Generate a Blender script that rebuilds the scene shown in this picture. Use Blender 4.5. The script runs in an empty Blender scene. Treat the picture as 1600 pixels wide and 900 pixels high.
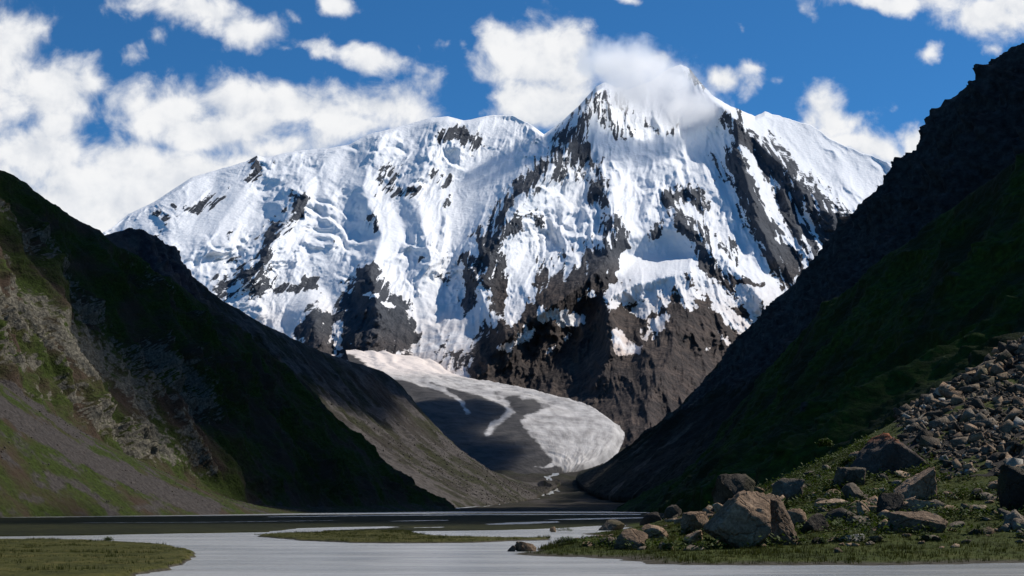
import bpy, bmesh, math, random
import numpy as np

scene = bpy.context.scene
COL = scene.collection
random.seed(7)

# ------------------------------------------------------------------ camera
F, HOR, CAMZ = 2000.0, 795.0, 2.0          # focal length in photo pixels, horizon row, eye height
cam_d = bpy.data.cameras.new('camera')
cam = bpy.data.objects.new('camera', cam_d); COL.objects.link(cam)
cam.location = (0, 0, CAMZ)
cam.rotation_euler = (math.radians(90), 0, 0)
cam_d.sensor_width = 36.0
cam_d.lens = 36.0 * F / 1600.0
cam_d.shift_y = (HOR - 450.0) / 1600.0
cam_d.clip_start = 0.5
cam_d.clip_end = 120000
scene.camera = cam

# ------------------------------------------------------------------ sun
SUN_EL, SUN_AZ = math.radians(47), math.radians(65)     # azimuth clockwise from the view direction (+Y)
SUN = np.array([math.cos(SUN_EL) * math.sin(SUN_AZ), math.cos(SUN_EL) * math.cos(SUN_AZ), math.sin(SUN_EL)])
sun_d = bpy.data.lights.new('sun', 'SUN')
sun_d.energy = 5.0
sun_d.angle = math.radians(0.53)
sun_d.color = (1.0, 0.94, 0.85)
sun = bpy.data.objects.new('sun', sun_d); COL.objects.link(sun)
from mathutils import Vector
sun.rotation_euler = Vector(-SUN).to_track_quat('-Z', 'Y').to_euler()

# ------------------------------------------------------------------ colour management
scene.view_settings.view_transform = 'Standard'
scene.view_settings.look = 'None'
scene.view_settings.gamma = 1
scene.view_settings.use_curve_mapping = False
scene.view_settings.exposure = 0.0
scene.cycles.use_denoising = True
scene.cycles.max_bounces = 6
scene.cycles.diffuse_bounces = 2
scene.cycles.volume_bounces = 12
scene.cycles.transparent_max_bounces = 8

# ------------------------------------------------------------------ world: sky with drifting cumulus
world = bpy.data.worlds.new('World'); scene.world = world
world.use_nodes = True
world.cycles.sampling_method = 'MANUAL'; world.cycles.sample_map_resolution = 256
nt = world.node_tree
for n in list(nt.nodes): nt.nodes.remove(n)

def nn(tree, kind, **kw):
    n = tree.nodes.new(kind)
    for k, v in kw.items():
        if k in ('inp',):
            for kk, vv in v.items(): n.inputs[kk].default_value = vv
        else: setattr(n, k, v)
    return n

def math_node(tree, op, a, b=None, c=None, clamp=False):
    n = tree.nodes.new('ShaderNodeMath'); n.operation = op; n.use_clamp = clamp
    for i, v in enumerate((a, b, c)):
        if v is None: continue
        if isinstance(v, (int, float)): n.inputs[i].default_value = v
        else: tree.links.new(v, n.inputs[i])
    return n.outputs[0]

def vmath(tree, op, a, b=None, scale=None):
    n = tree.nodes.new('ShaderNodeVectorMath'); n.operation = op
    for i, v in enumerate((a, b)):
        if v is None: continue
        if isinstance(v, (tuple, list)): n.inputs[i].default_value = v
        else: tree.links.new(v, n.inputs[i])
    if scale is not None: n.inputs['Scale'].default_value = scale
    return n.outputs['Value'] if op in ('LENGTH', 'DOT_PRODUCT', 'DISTANCE') else n.outputs[0]

def maprange(tree, v, a, b, c=0.0, d=1.0, smooth=True):
    n = tree.nodes.new('ShaderNodeMapRange'); n.interpolation_type = 'SMOOTHSTEP' if smooth else 'LINEAR'
    tree.links.new(v, n.inputs['Value'])
    for k, x in zip(('From Min', 'From Max', 'To Min', 'To Max'), (a, b, c, d)): n.inputs[k].default_value = x
    return n.outputs['Result']

def noise(tree, vec, scale, detail=6, rough=0.55, lac=2.0, out='Fac', dist=0.0):
    n = tree.nodes.new('ShaderNodeTexNoise')
    n.inputs['Scale'].default_value = scale; n.inputs['Detail'].default_value = detail
    n.inputs['Roughness'].default_value = rough; n.inputs['Lacunarity'].default_value = lac
    n.inputs['Distortion'].default_value = dist
    if vec is not None: tree.links.new(vec, n.inputs['Vector'])
    return n.outputs[out]

def mixc(tree, fac, a, b, blend='MIX'):
    n = tree.nodes.new('ShaderNodeMix'); n.data_type = 'RGBA'; n.blend_type = blend
    for s, v in ((0, fac), (6, a), (7, b)):
        if isinstance(v, (int, float)): n.inputs[s].default_value = v
        elif isinstance(v, (tuple, list)): n.inputs[s].default_value = tuple(v) + ((1.0,) if len(v) == 3 else ())
        else: tree.links.new(v, n.inputs[s])
    return n.outputs[2]

sky = nn(nt, 'ShaderNodeTexSky', sky_type='NISHITA', sun_disc=False)
sky.sun_elevation = SUN_EL; sky.sun_rotation = SUN_AZ
sky.altitude = 3000; sky.air_density = 1.0; sky.dust_density = 0.2; sky.ozone_density = 3.0
SKY_STRENGTH = 0.065
tc = nn(nt, 'ShaderNodeTexCoord')
direction = tc.outputs['Generated']
sep = nn(nt, 'ShaderNodeSeparateXYZ'); nt.links.new(direction, sep.inputs[0])
# tangent coordinates of the southern sky (u to the right, v up), in units of 1/2000 = one photo pixel
ysafe = math_node(nt, 'MAXIMUM', sep.outputs[1], 0.05)
uu = math_node(nt, 'MULTIPLY_ADD', math_node(nt, 'DIVIDE', sep.outputs[0], ysafe), F, 800.0)
vv = math_node(nt, 'MULTIPLY_ADD', math_node(nt, 'DIVIDE', sep.outputs[2], ysafe), -F, HOR)
comb = nn(nt, 'ShaderNodeCombineXYZ'); nt.links.new(uu, comb.inputs[0]); nt.links.new(vv, comb.inputs[1])
uv = comb.outputs[0]

# cumulus banks (centre, radii in 1/2000 of the view tangent, tilt in degrees, weight)
SKY_CLOUDS = [
    (-30, 110, 120, 115, 10, 1.0), (70, 140, 100, 70, 12, 1.0), (20, 60, 55, 60, 40, .9), (130, 135, 60, 40, 10, .8),
    (60, 245, 140, 55, 3, 1.0), (-40, 270, 140, 80, 0, 1.0),
    (255, 170, 90, 55, -5, .95), (370, 165, 80, 55, 10, .95), (330, 205, 190, 45, 4, 1.0), (480, 175, 120, 50, 6, .95),
    (600, 170, 95, 42, -4, .95), (655, 150, 45, 35, -40, .7), (560, 200, 150, 28, -4, .8),
    (250, 290, 260, 62, -6, 1.15), (120, 330, 170, 70, 0, 1.15), (200, 250, 120, 40, 0, 1.0), (90, 200, 60, 40, 20, .8), (160, 300, 160, 60, 0, 1.1), (420, 232, 150, 30, -6, .8),
    (300, 15, 130, 32, 6, .85), (375, 42, 75, 32, 10, .85), (205, 12, 55, 22, 10, .6), (205, 88, 38, 22, -20, .45), (245, 60, 30, 20, 30, .4),
    (500, 75, 45, 17, 18, .7), (575, 95, 58, 24, 14, .85), (528, 10, 34, 17, 18, .85), (470, 30, 40, 14, 30, .4), (450, 75, 40, 14, 10, .4),
    (690, 68, 30, 16, -20, .45), (722, 66, 22, 14, 10, .5),
    (835, 92, 84, 66, 0, 1.05), (882, 62, 46, 46, 0, 1.0), (782, 62, 34, 36, 0, .95), (850, 160, 84, 50, 0, 1.1), (905, 112, 44, 44, 0, 1.0), (805, 168, 44, 34, 0, .95), (962, 100, 46, 26, 10, .9), (1000, 92, 40, 20, 12, .8),
    (1400, 2, 150, 20, 2, .85), (1540, 20, 90, 42, 8, 1.0), (1590, 5, 80, 50, 0, .9), (1265, 15, 20, 16, 40, .5),
    (1455, 78, 28, 17, -10, .65), (1553, 80, 18, 17, 0, .5), (980, 0, 40, 12, 5, .6),
    (1290, 160, 45, 42, 20, .85), (1310, 190, 60, 34, 25, .9), (1270, 180, 34, 26, 0, .7), (1350, 228, 70, 30, 22, .9), (1420, 228, 36, 34, -30, .9),
    (1300, 130, 24, 18, -20, .5), (1150, 125, 42, 34, 0, .9), (1172, 102, 22, 18, 0, .7), (1385, 170, 16, 12, 30, .35), (1150, 42, 12, 9, 40, .3), (1222, 125, 18, 10, 0, .25),
]
def cloud_group():
    g = bpy.data.node_groups.new('cloud_field', 'ShaderNodeTree')
    g.interface.new_socket('Vector', in_out='INPUT', socket_type='NodeSocketVector')
    g.interface.new_socket('Density', in_out='OUTPUT', socket_type='NodeSocketFloat')
    g.interface.new_socket('Lit', in_out='OUTPUT', socket_type='NodeSocketFloat')
    gi = g.nodes.new('NodeGroupInput'); go = g.nodes.new('NodeGroupOutput')
    p = gi.outputs[0]
    w = noise(g, p, 1 / 90.0, 5, 0.55, out='Color')
    w = vmath(g, 'SUBTRACT', w, (0.5, 0.5, 0.5))
    w = vmath(g, 'MULTIPLY', w, (85.0, 60.0, 0.0))
    q = vmath(g, 'ADD', p, w)
    acc = None
    for (cx, cy, rx, ry, rot, wt) in SKY_CLOUDS:
        m = g.nodes.new('ShaderNodeMapping'); m.vector_type = 'TEXTURE'
        m.inputs['Location'].default_value = (cx, cy, 0); m.inputs['Rotation'].default_value = (0, 0, math.radians(rot))
        m.inputs['Scale'].default_value = (rx, ry, 1)
        g.links.new(q, m.inputs['Vector'])
        L = vmath(g, 'LENGTH', m.outputs[0])
        b = math_node(g, 'MULTIPLY_ADD', L, -0.72 * wt, 1.06 * wt)
        acc = b if acc is None else math_node(g, 'SMOOTH_MAX', acc, b, 0.2)
    acc = math_node(g, 'MAXIMUM', acc, -0.25)
    f1 = noise(g, p, 1 / 62.0, 8, 0.57, dist=.25)
    f2 = noise(g, vmath(g, 'ADD', p, (14.0, -18.0, 0.0)), 1 / 62.0, 4, 0.55)
    f = math_node(g, 'MULTIPLY_ADD', math_node(g, 'SUBTRACT', f1, 0.5), 1.30, acc)
    g.links.new(f, go.inputs[0]); g.links.new(math_node(g, 'SUBTRACT', f1, f2), go.inputs[1])
    return g
cg = cloud_group()
cgn = nn(nt, 'ShaderNodeGroup'); cgn.node_tree = cg; nt.links.new(uv, cgn.inputs[0])
d0, d1 = cgn.outputs[0], cgn.outputs[1]
front = maprange(nt, sep.outputs[1], 0.25, 0.5)
# the rest of the sky carries scattered cumulus too, painted greyer overhead
zsafe = math_node(nt, 'MAXIMUM', math_node(nt, 'ADD', sep.outputs[2], 0.12), 0.1)
pl = nn(nt, 'ShaderNodeCombineXYZ')
nt.links.new(math_node(nt, 'DIVIDE', sep.outputs[0], zsafe), pl.inputs[0]); nt.links.new(math_node(nt, 'DIVIDE', sep.outputs[1], zsafe), pl.inputs[1])
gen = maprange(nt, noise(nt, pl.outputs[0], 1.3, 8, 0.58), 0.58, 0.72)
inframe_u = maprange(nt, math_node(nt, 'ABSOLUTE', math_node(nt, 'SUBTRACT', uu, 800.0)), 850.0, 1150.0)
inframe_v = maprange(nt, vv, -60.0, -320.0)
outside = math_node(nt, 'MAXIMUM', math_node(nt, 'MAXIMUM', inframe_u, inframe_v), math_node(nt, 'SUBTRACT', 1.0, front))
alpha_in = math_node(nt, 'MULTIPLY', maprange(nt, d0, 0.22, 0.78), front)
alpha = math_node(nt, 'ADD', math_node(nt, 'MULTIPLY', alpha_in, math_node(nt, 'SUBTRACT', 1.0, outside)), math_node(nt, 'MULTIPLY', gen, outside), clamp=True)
lit = maprange(nt, math_node(nt, 'MULTIPLY_ADD', math_node(nt, 'SUBTRACT', noise(nt, uv, 1 / 120.0, 3, .5), .5), .6, d1), -0.34, 0.20)
thick = maprange(nt, d0, 0.5, 1.5)
cc = mixc(nt, lit, (0.66, 0.70, 0.77), (0.94, 0.945, 0.955))
cc = mixc(nt, math_node(nt, 'MULTIPLY', thick, 0.35), cc, (0.90, 0.92, 0.95))
cc = mixc(nt, maprange(nt, sep.outputs[2], 0.36, 0.60), cc, (0.36, 0.38, 0.42))  # high unseen clouds painted grey like shaded bases, lowering the ambient light
bg_sky = nn(nt, 'ShaderNodeBackground'); bg_sky.inputs['Strength'].default_value = SKY_STRENGTH
skycol = mixc(nt, 1.0, sky.outputs[0], (0.47, 1.22, 1.66), 'MULTIPLY')
nt.links.new(skycol, bg_sky.inputs['Color'])
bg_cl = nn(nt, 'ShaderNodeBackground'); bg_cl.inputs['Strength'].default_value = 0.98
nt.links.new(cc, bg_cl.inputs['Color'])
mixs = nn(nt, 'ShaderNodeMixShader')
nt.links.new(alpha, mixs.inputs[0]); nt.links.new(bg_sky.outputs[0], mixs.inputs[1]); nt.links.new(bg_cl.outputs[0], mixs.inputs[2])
wo = nn(nt, 'ShaderNodeOutputWorld'); nt.links.new(mixs.outputs[0], wo.inputs[0])

# ------------------------------------------------------------------ numeric helpers
def W(px, py, D):
    """world point seen at photo pixel (px, py) at forward distance D"""
    px, py, D = np.asarray(px, float), np.asarray(py, float), np.asarray(D, float)
    return np.stack([(px - 800) / F * D, D + 0 * px, CAMZ + (HOR - py) / F * D], -1)

def pix(P):
    return 800 + P[..., 0] / P[..., 1] * F, HOR - (P[..., 2] - CAMZ) / P[..., 1] * F

_r = np.random.RandomState(11)
_perm = _r.permutation(256).astype(np.int32); _perm = np.concatenate([_perm, _perm, _perm])
_g = _r.normal(size=(256, 3)).astype(np.float32); _g /= np.linalg.norm(_g, axis=1, keepdims=True)
_ang = _r.rand(256).astype(np.float32) * 2 * np.pi
_g2 = np.stack([np.cos(_ang), np.sin(_ang)], -1).astype(np.float32)

def perlin2(x, y):
    x = np.asarray(x, np.float32); y = np.asarray(y, np.float32)
    xi = np.floor(x).astype(np.int32); yi = np.floor(y).astype(np.int32)
    fx = x - xi; fy = y - yi
    xi &= 255; yi &= 255
    u = fx * fx * fx * (fx * (fx * 6 - 15) + 10); v = fy * fy * fy * (fy * (fy * 6 - 15) + 10)
    a = _perm[xi] + yi; b = _perm[xi + 1] + yi
    def gr(h, dx, dy):
        g = _g2[_perm[h]]
        return g[..., 0] * dx + g[..., 1] * dy
    n00 = gr(a, fx, fy); n10 = gr(b, fx - 1, fy); n01 = gr(a + 1, fx, fy - 1); n11 = gr(b + 1, fx - 1, fy - 1)
    return ((n00 + u * (n10 - n00)) * (1 - v) + (n01 + u * (n11 - n01)) * v) * 1.41

def perlin3(p):
    p = np.asarray(p, np.float32)
    i = np.floor(p).astype(np.int32); f = p - i; i &= 255
    u = f * f * f * (f * (f * 6 - 15) + 10)
    out = 0
    for dx in (0, 1):
        wx = u[..., 0] if dx else 1 - u[..., 0]
        a = _perm[i[..., 0] + dx]
        for dy in (0, 1):
            wy = u[..., 1] if dy else 1 - u[..., 1]
            b = _perm[a + i[..., 1] + dy]
            for dz in (0, 1):
                wz = u[..., 2] if dz else 1 - u[..., 2]
                g = _g[_perm[b + i[..., 2] + dz]]
                d = g[..., 0] * (f[..., 0] - dx) + g[..., 1] * (f[..., 1] - dy) + g[..., 2] * (f[..., 2] - dz)
                out = out + wx * wy * wz * d
    return out * 1.5

def fbm2(x, y, o=5, gain=.5, lac=2.03):
    s, a, t = 0, 1.0, 0
    for k in range(o):
        s = s + a * perlin2(x + 17.3 * k, y - 9.1 * k); t += a; a *= gain; x = x * lac; y = y * lac
    return s / t

def ridged2(x, y, o=5, gain=.5, lac=2.07):
    s, a, t, w = 0, 1.0, 0, 1.0
    for k in range(o):
        n = 1 - np.abs(perlin2(x + 31.7 * k, y + 5.9 * k)) * 1.6
        n = np.clip(n, 0, 1) ** 2
        s = s + a * n * w; t += a; w = np.clip(n * 1.6, 0.15, 1); a *= gain; x = x * lac; y = y * lac
    return s / t

def fbm3(p, o=4, gain=.5, lac=2.03):
    s, a, t = 0, 1.0, 0
    p = np.asarray(p, np.float32)
    for k in range(o):
        s = s + a * perlin3(p + 13.7 * k); t += a; a *= gain; p = p * lac
    return s / t

def ridged3(p, o=4, gain=.5, lac=2.07):
    s, a, t, w = 0, 1.0, 0, 1.0
    p = np.asarray(p, np.float32)
    for k in range(o):
        n = np.clip(1 - np.abs(perlin3(p + 7.7 * k)) * 1.7, 0, 1) ** 2
        s = s + a * n * w; t += a; w = np.clip(n * 1.6, 0.2, 1); a *= gain; p = p * lac
    return s / t

def smooth(x, a, b):
    t = np.clip((x - a) / (b - a), 0, 1); return t * t * (3 - 2 * t)

def seg_field(X, Y, feats, mode='max', power=1.0, ysq=1.0):
    """tents round polylines: feats = [(points with (x, y[, amp]), width, amp or None)]"""
    out = np.zeros_like(X, dtype=np.float32)
    for pts, w, amp in feats:
        best = None
        if len(pts) == 1: pts = [pts[0], tuple(np.add(pts[0], (0.01, 0.01) + (0,) * (len(pts[0]) - 2)))]
        for a, b in zip(pts[:-1], pts[1:]):
            ax, ay, bx, by = a[0], a[1], b[0], b[1]
            dx, dy = bx - ax, by - ay
            t = np.clip(((X - ax) * dx + (Y - ay) * dy) / (dx * dx + dy * dy), 0, 1)
            d = np.hypot(X - ax - t * dx, (Y - ay - t * dy) * ysq)
            A = (a[2] + (b[2] - a[2]) * t) if len(a) > 2 else amp
            v = A * np.clip(1 - d / w, 0, 1) ** power
            best = v if best is None else np.maximum(best, v)
        out = np.maximum(out, best) if mode == 'max' else out + best
    return out

def coarse(X, Y, fn, step=3.0):
    """evaluate fn on a coarse pixel grid and resample it smoothly"""
    x0, x1, y0, y1 = X.min() - step, X.max() + step, Y.min() - step, Y.max() + step
    gx = np.arange(x0, x1 + step * 2, step); gy = np.arange(y0, y1 + step * 2, step)
    GX, GY = np.meshgrid(gx, gy)
    G = fn(GX, GY)
    fx = (X - x0) / step; fy = (Y - y0) / step
    ix = np.clip(fx.astype(int), 0, len(gx) - 2); iy = np.clip(fy.astype(int), 0, len(gy) - 2)
    fx = fx - ix; fy = fy - iy
    return (G[iy, ix] * (1 - fx) + G[iy, ix + 1] * fx) * (1 - fy) + (G[iy + 1, ix] * (1 - fx) + G[iy + 1, ix + 1] * fx) * fy

def blur(A, n):
    for _ in range(n):
        B = np.pad(A, 1, mode='edge')
        A = (B[1:-1, :-2] + 2 * B[1:-1, 1:-1] + B[1:-1, 2:]) / 4
        B = np.pad(A, 1, mode='edge')
        A = (B[:-2, 1:-1] + 2 * B[1:-1, 1:-1] + B[2:, 1:-1]) / 4
    return A

def in_poly(X, Y, poly):
    ins = np.zeros(X.shape, bool)
    n = len(poly)
    for i in range(n):
        x1, y1 = poly[i]; x2, y2 = poly[(i + 1) % n]
        if y1 == y2: continue
        c = ((y1 > Y) != (y2 > Y)) & (X < (x2 - x1) * (Y - y1) / (y2 - y1) + x1)
        ins ^= c
    return ins

def poly_sd(X, Y, poly):
    """signed distance, positive inside"""
    d = np.full(X.shape, 1e9)
    n = len(poly)
    for i in range(n):
        ax, ay = poly[i]; bx, by = poly[(i + 1) % n]
        dx, dy = bx - ax, by - ay
        t = np.clip(((X - ax) * dx + (Y - ay) * dy) / (dx * dx + dy * dy + 1e-9), 0, 1)
        d = np.minimum(d, np.hypot(X - ax - t * dx, Y - ay - t * dy))
    return np.where(in_poly(X, Y, poly), d, -d)

def grid_normals(P):
    du = np.gradient(P, axis=1); dv = np.gradient(P, axis=0)
    n = np.cross(du, dv); n /= np.linalg.norm(n, axis=-1, keepdims=True) + 1e-12
    return n

def grid_mesh(name, P, mat, attrs=None, keep=None, flip=False):
    h, w = P.shape[:2]
    me = bpy.data.meshes.new(name)
    idx = np.arange(h * w).reshape(h, w)
    q = np.stack([idx[:-1, :-1], idx[:-1, 1:], idx[1:, 1:], idx[1:, :-1]], -1)
    if flip: q = q[..., ::-1]
    if keep is not None:
        k = keep[:-1, :-1] | keep[:-1, 1:] | keep[1:, 1:] | keep[1:, :-1]
        q = q[k]
    q = q.reshape(-1, 4)
    V = P.reshape(-1, 3)
    if keep is not None:
        used = np.zeros(len(V), bool); used[q.ravel()] = True
        remap = np.cumsum(used) - 1; q = remap[q]; V = V[used]
    me.vertices.add(len(V)); me.vertices.foreach_set('co', np.ascontiguousarray(V, np.float32).ravel())
    me.loops.add(len(q) * 4); me.loops.foreach_set('vertex_index', np.ascontiguousarray(q, np.int32).ravel())
    me.polygons.add(len(q)); me.polygons.foreach_set('loop_start', np.arange(0, len(q) * 4, 4, dtype=np.int32))
    me.update(calc_edges=True)
    me.polygons.foreach_set('use_smooth', np.ones(len(q), bool))
    for k, a in (attrs or {}).items():
        a = np.asarray(a, np.float32).ravel()
        if keep is not None: a = a[used]
        at = me.attributes.new(k, 'FLOAT', 'POINT'); at.data.foreach_set('value', np.ascontiguousarray(a))
    me.materials.append(mat)
    o = bpy.data.objects.new(name, me); COL.objects.link(o)
    return o

def tri_mesh(name, V, T, mat, smooth_shade=False, attrs=None, parent=None):
    me = bpy.data.meshes.new(name)
    V = np.ascontiguousarray(V, np.float32); T = np.ascontiguousarray(T, np.int32)
    k = T.shape[1]
    me.vertices.add(len(V)); me.vertices.foreach_set('co', V.ravel())
    me.loops.add(len(T) * k); me.loops.foreach_set('vertex_index', T.ravel())
    me.polygons.add(len(T)); me.polygons.foreach_set('loop_start', np.arange(0, len(T) * k, k, dtype=np.int32))
    me.update(calc_edges=True)
    if smooth_shade: me.polygons.foreach_set('use_smooth', np.ones(len(T), bool))
    for kk, a in (attrs or {}).items():
        at = me.attributes.new(kk, 'FLOAT', 'POINT'); at.data.foreach_set('value', np.ascontiguousarray(a, np.float32).ravel())
    me.materials.append(mat)
    o = bpy.data.objects.new(name, me); COL.objects.link(o)
    if parent: o.parent = parent
    return o

def tag(o, label=None, cat=None, group=None, kind=None):
    if label: o['label'] = label
    if cat: o['category'] = cat
    if group: o['group'] = group
    if kind: o['kind'] = kind
    return o

def loft(rails, nu, nv, tbreaks):
    """rails: list of sections, each a list of (px, py, D) from foot to crest; smooth along the sections"""
    S = np.array([[W(*p) for p in sec] for sec in rails])       # (ns, nr, 3)
    ns = len(S)
    chord = np.concatenate([[0], np.cumsum(np.linalg.norm(np.diff(S[:, -1], axis=0), axis=1) + np.linalg.norm(np.diff(S[:, 0], axis=0), axis=1))])
    s = np.linspace(0, chord[-1], nu)
    C = np.empty((nu, S.shape[1], 3))
    for r in range(S.shape[1]):
        for c in range(3):
            C[:, r, c] = hermite(chord, S[:, r, c], s)
    t = np.linspace(0, 1, nv)
    P = np.empty((nv, nu, 3))
    for c in range(3):
        for i in range(nu):
            P[:, i, c] = np.interp(t, tbreaks, C[i, :, c])
    loft.rows = chord / chord[-1]
    return P, s / chord[-1], t

def hermite(x, y, xi):
    x = np.asarray(x, float); y = np.asarray(y, float)
    d = np.diff(y) / np.diff(x)
    m = np.empty_like(y); m[0] = d[0]; m[-1] = d[-1]
    for i in range(1, len(y) - 1):
        m[i] = 0 if d[i - 1] * d[i] <= 0 else 2 * d[i - 1] * d[i] / (d[i - 1] + d[i])
    k = np.clip(np.searchsorted(x, xi) - 1, 0, len(x) - 2)
    h = x[k + 1] - x[k]; t = (xi - x[k]) / h
    return ((1 + 2 * t) * (1 - t) ** 2) * y[k] + t * (1 - t) ** 2 * h * m[k] + t * t * (3 - 2 * t) * y[k + 1] + t * t * (t - 1) * h * m[k + 1]

# ------------------------------------------------------------------ materials
def new_mat(name):
    m = bpy.data.materials.new(name); m.use_nodes = True
    t = m.node_tree
    b = t.nodes['Principled BSDF']
    return m, t, b

def attr(t, name):
    n = t.nodes.new('ShaderNodeAttribute'); n.attribute_name = name; return n.outputs['Fac']

def geo_pos(t):
    return t.nodes.new('ShaderNodeNewGeometry').outputs['Position']

def scaled(t, vec, s):
    return vmath(t, 'MULTIPLY', vec, s if isinstance(s, (tuple, list)) else (s, s, s))

def bump(t, b, h, strength, dist):
    n = t.nodes.new('ShaderNodeBump'); n.inputs['Strength'].default_value = strength; n.inputs['Distance'].default_value = dist
    t.links.new(h, n.inputs['Height']); t.links.new(n.outputs[0], b.inputs['Normal'])

def ramp(t, v, stops):
    n = t.nodes.new('ShaderNodeValToRGB'); t.links.new(v, n.inputs[0])
    e = n.color_ramp.elements
    while len(e) < len(stops): e.new(0.5)
    for k, (p, c) in enumerate(stops): e[k].position = p; e[k].color = tuple(c) + (1,)
    return n.outputs[0]

def mat_mountain():
    m, t, b = new_mat('snow_and_rock')
    p = geo_pos(t)
    rock = attr(t, 'rock'); warm = attr(t, 'warm'); dirt = attr(t, 'dirt')
    n1 = noise(t, p, 1 / 45.0, 7, 0.62)
    n2 = noise(t, scaled(t, p, (1, 1, 0.35)), 1 / 20.0, 5, 0.6)
    f = math_node(t, 'MULTIPLY_ADD', math_node(t, 'SUBTRACT', n1, 0.5), 0.42, rock)
    f = math_node(t, 'MULTIPLY_ADD', math_node(t, 'SUBTRACT', n2, 0.5), 0.32, f)
    mask = maprange(t, f, 0.46, 0.54)
    rv = math_node(t, 'MULTIPLY_ADD', noise(t, scaled(t, p, (1, 1, 0.5)), 1 / 60.0, 8, 0.68), .65, math_node(t, 'MULTIPLY', noise(t, p, 1 / 300.0, 4, .6), .35))
    grey = ramp(t, rv, [(0.3, (0.030, 0.036, 0.047)), (0.55, (0.072, 0.080, 0.095)), (0.75, (0.14, 0.148, 0.165))])
    brown = ramp(t, rv, [(0.32, (0.016, 0.013, 0.013)), (0.47, (0.042, 0.033, 0.030)), (0.58, (0.090, 0.066, 0.054)), (0.70, (0.16, 0.12, 0.095))])
    rc = mixc(t, warm, grey, brown)
    sn = noise(t, p, 1 / 130.0, 6, 0.6)
    snow = mixc(t, math_node(t, 'MULTIPLY', dirt, maprange(t, sn, 0.3, 0.65, 0.3, 1.0)), (0.84, 0.855, 0.88), (0.60, 0.51, 0.46))
    t.links.new(mixc(t, mask, snow, rc), b.inputs['Base Color'])
    b.inputs['Roughness'].default_value = 0.85
    b.inputs['Specular IOR Level'].default_value = 0.1
    h = math_node(t, 'MULTIPLY', noise(t, p, 1 / 28.0, 8, 0.62), math_node(t, 'MULTIPLY_ADD', mask, 1.0, 0.35))
    bump(t, b, h, 0.8, 20.0)
    return m

def mat_hill(name, s, grass_c, rock_c, scree_c, bump_d, bare=(0.05, 0.045, 0.04)):
    """attributes: rock, scree (weights); s: size of the finest clumps in metres"""
    m, t, b = new_mat(name)
    p = geo_pos(t)
    rock = attr(t, 'rock'); scree = attr(t, 'scree')
    n1 = noise(t, p, 1 / (s * 6), 8, 0.65); n2 = noise(t, p, 1 / (s * 1.2), 5, 0.6); n3 = noise(t, p, 1 / (s * 22), 4, 0.55)
    f = math_node(t, 'MULTIPLY_ADD', math_node(t, 'SUBTRACT', n1, 0.5), 1.3, rock)
    mr = maprange(t, f, 0.40, 0.62)
    g = ramp(t, n2, [(0.30, tuple(x * 0.45 for x in grass_c)), (0.55, grass_c), (0.75, tuple(min(1, x * 1.7) for x in grass_c))])
    g = mixc(t, maprange(t, n3, 0.40, 0.65), g, bare)
    r = ramp(t, n2, [(0.28, tuple(x * 0.35 for x in rock_c)), (0.52, rock_c), (0.75, tuple(min(1, x * 1.9) for x in rock_c))])
    sc = ramp(t, n2, [(0.25, tuple(x * 0.5 for x in scree_c)), (0.52, scree_c), (0.75, tuple(min(1, x * 1.7) for x in scree_c))])
    fs = math_node(t, 'MULTIPLY_ADD', math_node(t, 'SUBTRACT', n1, 0.5), 0.9, scree)
    ms = maprange(t, fs, 0.38, 0.62)
    c = mixc(t, mr, g, r); c = mixc(t, ms, c, sc)
    t.links.new(c, b.inputs['Base Color'])
    b.inputs['Roughness'].default_value = 0.9; b.inputs['Specular IOR Level'].default_value = 0.12
    h = math_node(t, 'ADD', math_node(t, 'MULTIPLY', n1, 1.2), math_node(t, 'MULTIPLY', n2, 0.35))
    bump(t, b, h, 1.0, bump_d)
    return m

def mat_glacier():
    m, t, b = new_mat('glacier_ice')
    p = geo_pos(t)
    deb = attr(t, 'debris'); u = attr(t, 'across'); along = attr(t, 'along')
    n1 = noise(t, p, 1 / 40.0, 8, 0.62); n2 = noise(t, p, 1 / 120.0, 5, 0.55)
    cv = nn(t, 'ShaderNodeCombineXYZ'); t.links.new(math_node(t, 'MULTIPLY', u, 22.0), cv.inputs[0]); t.links.new(math_node(t, 'MULTIPLY', along, 5.0), cv.inputs[1])
    streak = noise(t, cv.outputs[0], 1.0, 6, 0.6)
    f = math_node(t, 'MULTIPLY_ADD', math_node(t, 'SUBTRACT', n1, 0.5), 0.5, deb)
    f = math_node(t, 'MULTIPLY_ADD', math_node(t, 'SUBTRACT', streak, 0.5), 0.55, f)
    mask = maprange(t, f, 0.32, 0.66)
    ice = ramp(t, math_node(t, 'MULTIPLY_ADD', streak, 0.6, math_node(t, 'MULTIPLY', n2, 0.4)), [(0.30, (0.15, 0.14, 0.135)), (0.44, (0.30, 0.285, 0.275)), (0.56, (0.45, 0.43, 0.415)), (0.72, (0.60, 0.575, 0.56))])
    ice = mixc(t, maprange(t, along, 3.4, 5.0), ice, (0.70, 0.62, 0.57))
    dc = ramp(t, n1, [(0.3, (0.022, 0.021, 0.021)), (0.7, (0.065, 0.060, 0.058))])
    t.links.new(mixc(t, mask, ice, dc), b.inputs['Base Color'])
    b.inputs['Roughness'].default_value = 0.8; b.inputs['Specular IOR Level'].default_value = 0.15
    bump(t, b, math_node(t, 'ADD', n1, math_node(t, 'MULTIPLY', streak, 0.8)), 0.6, 6.0)
    return m

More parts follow.
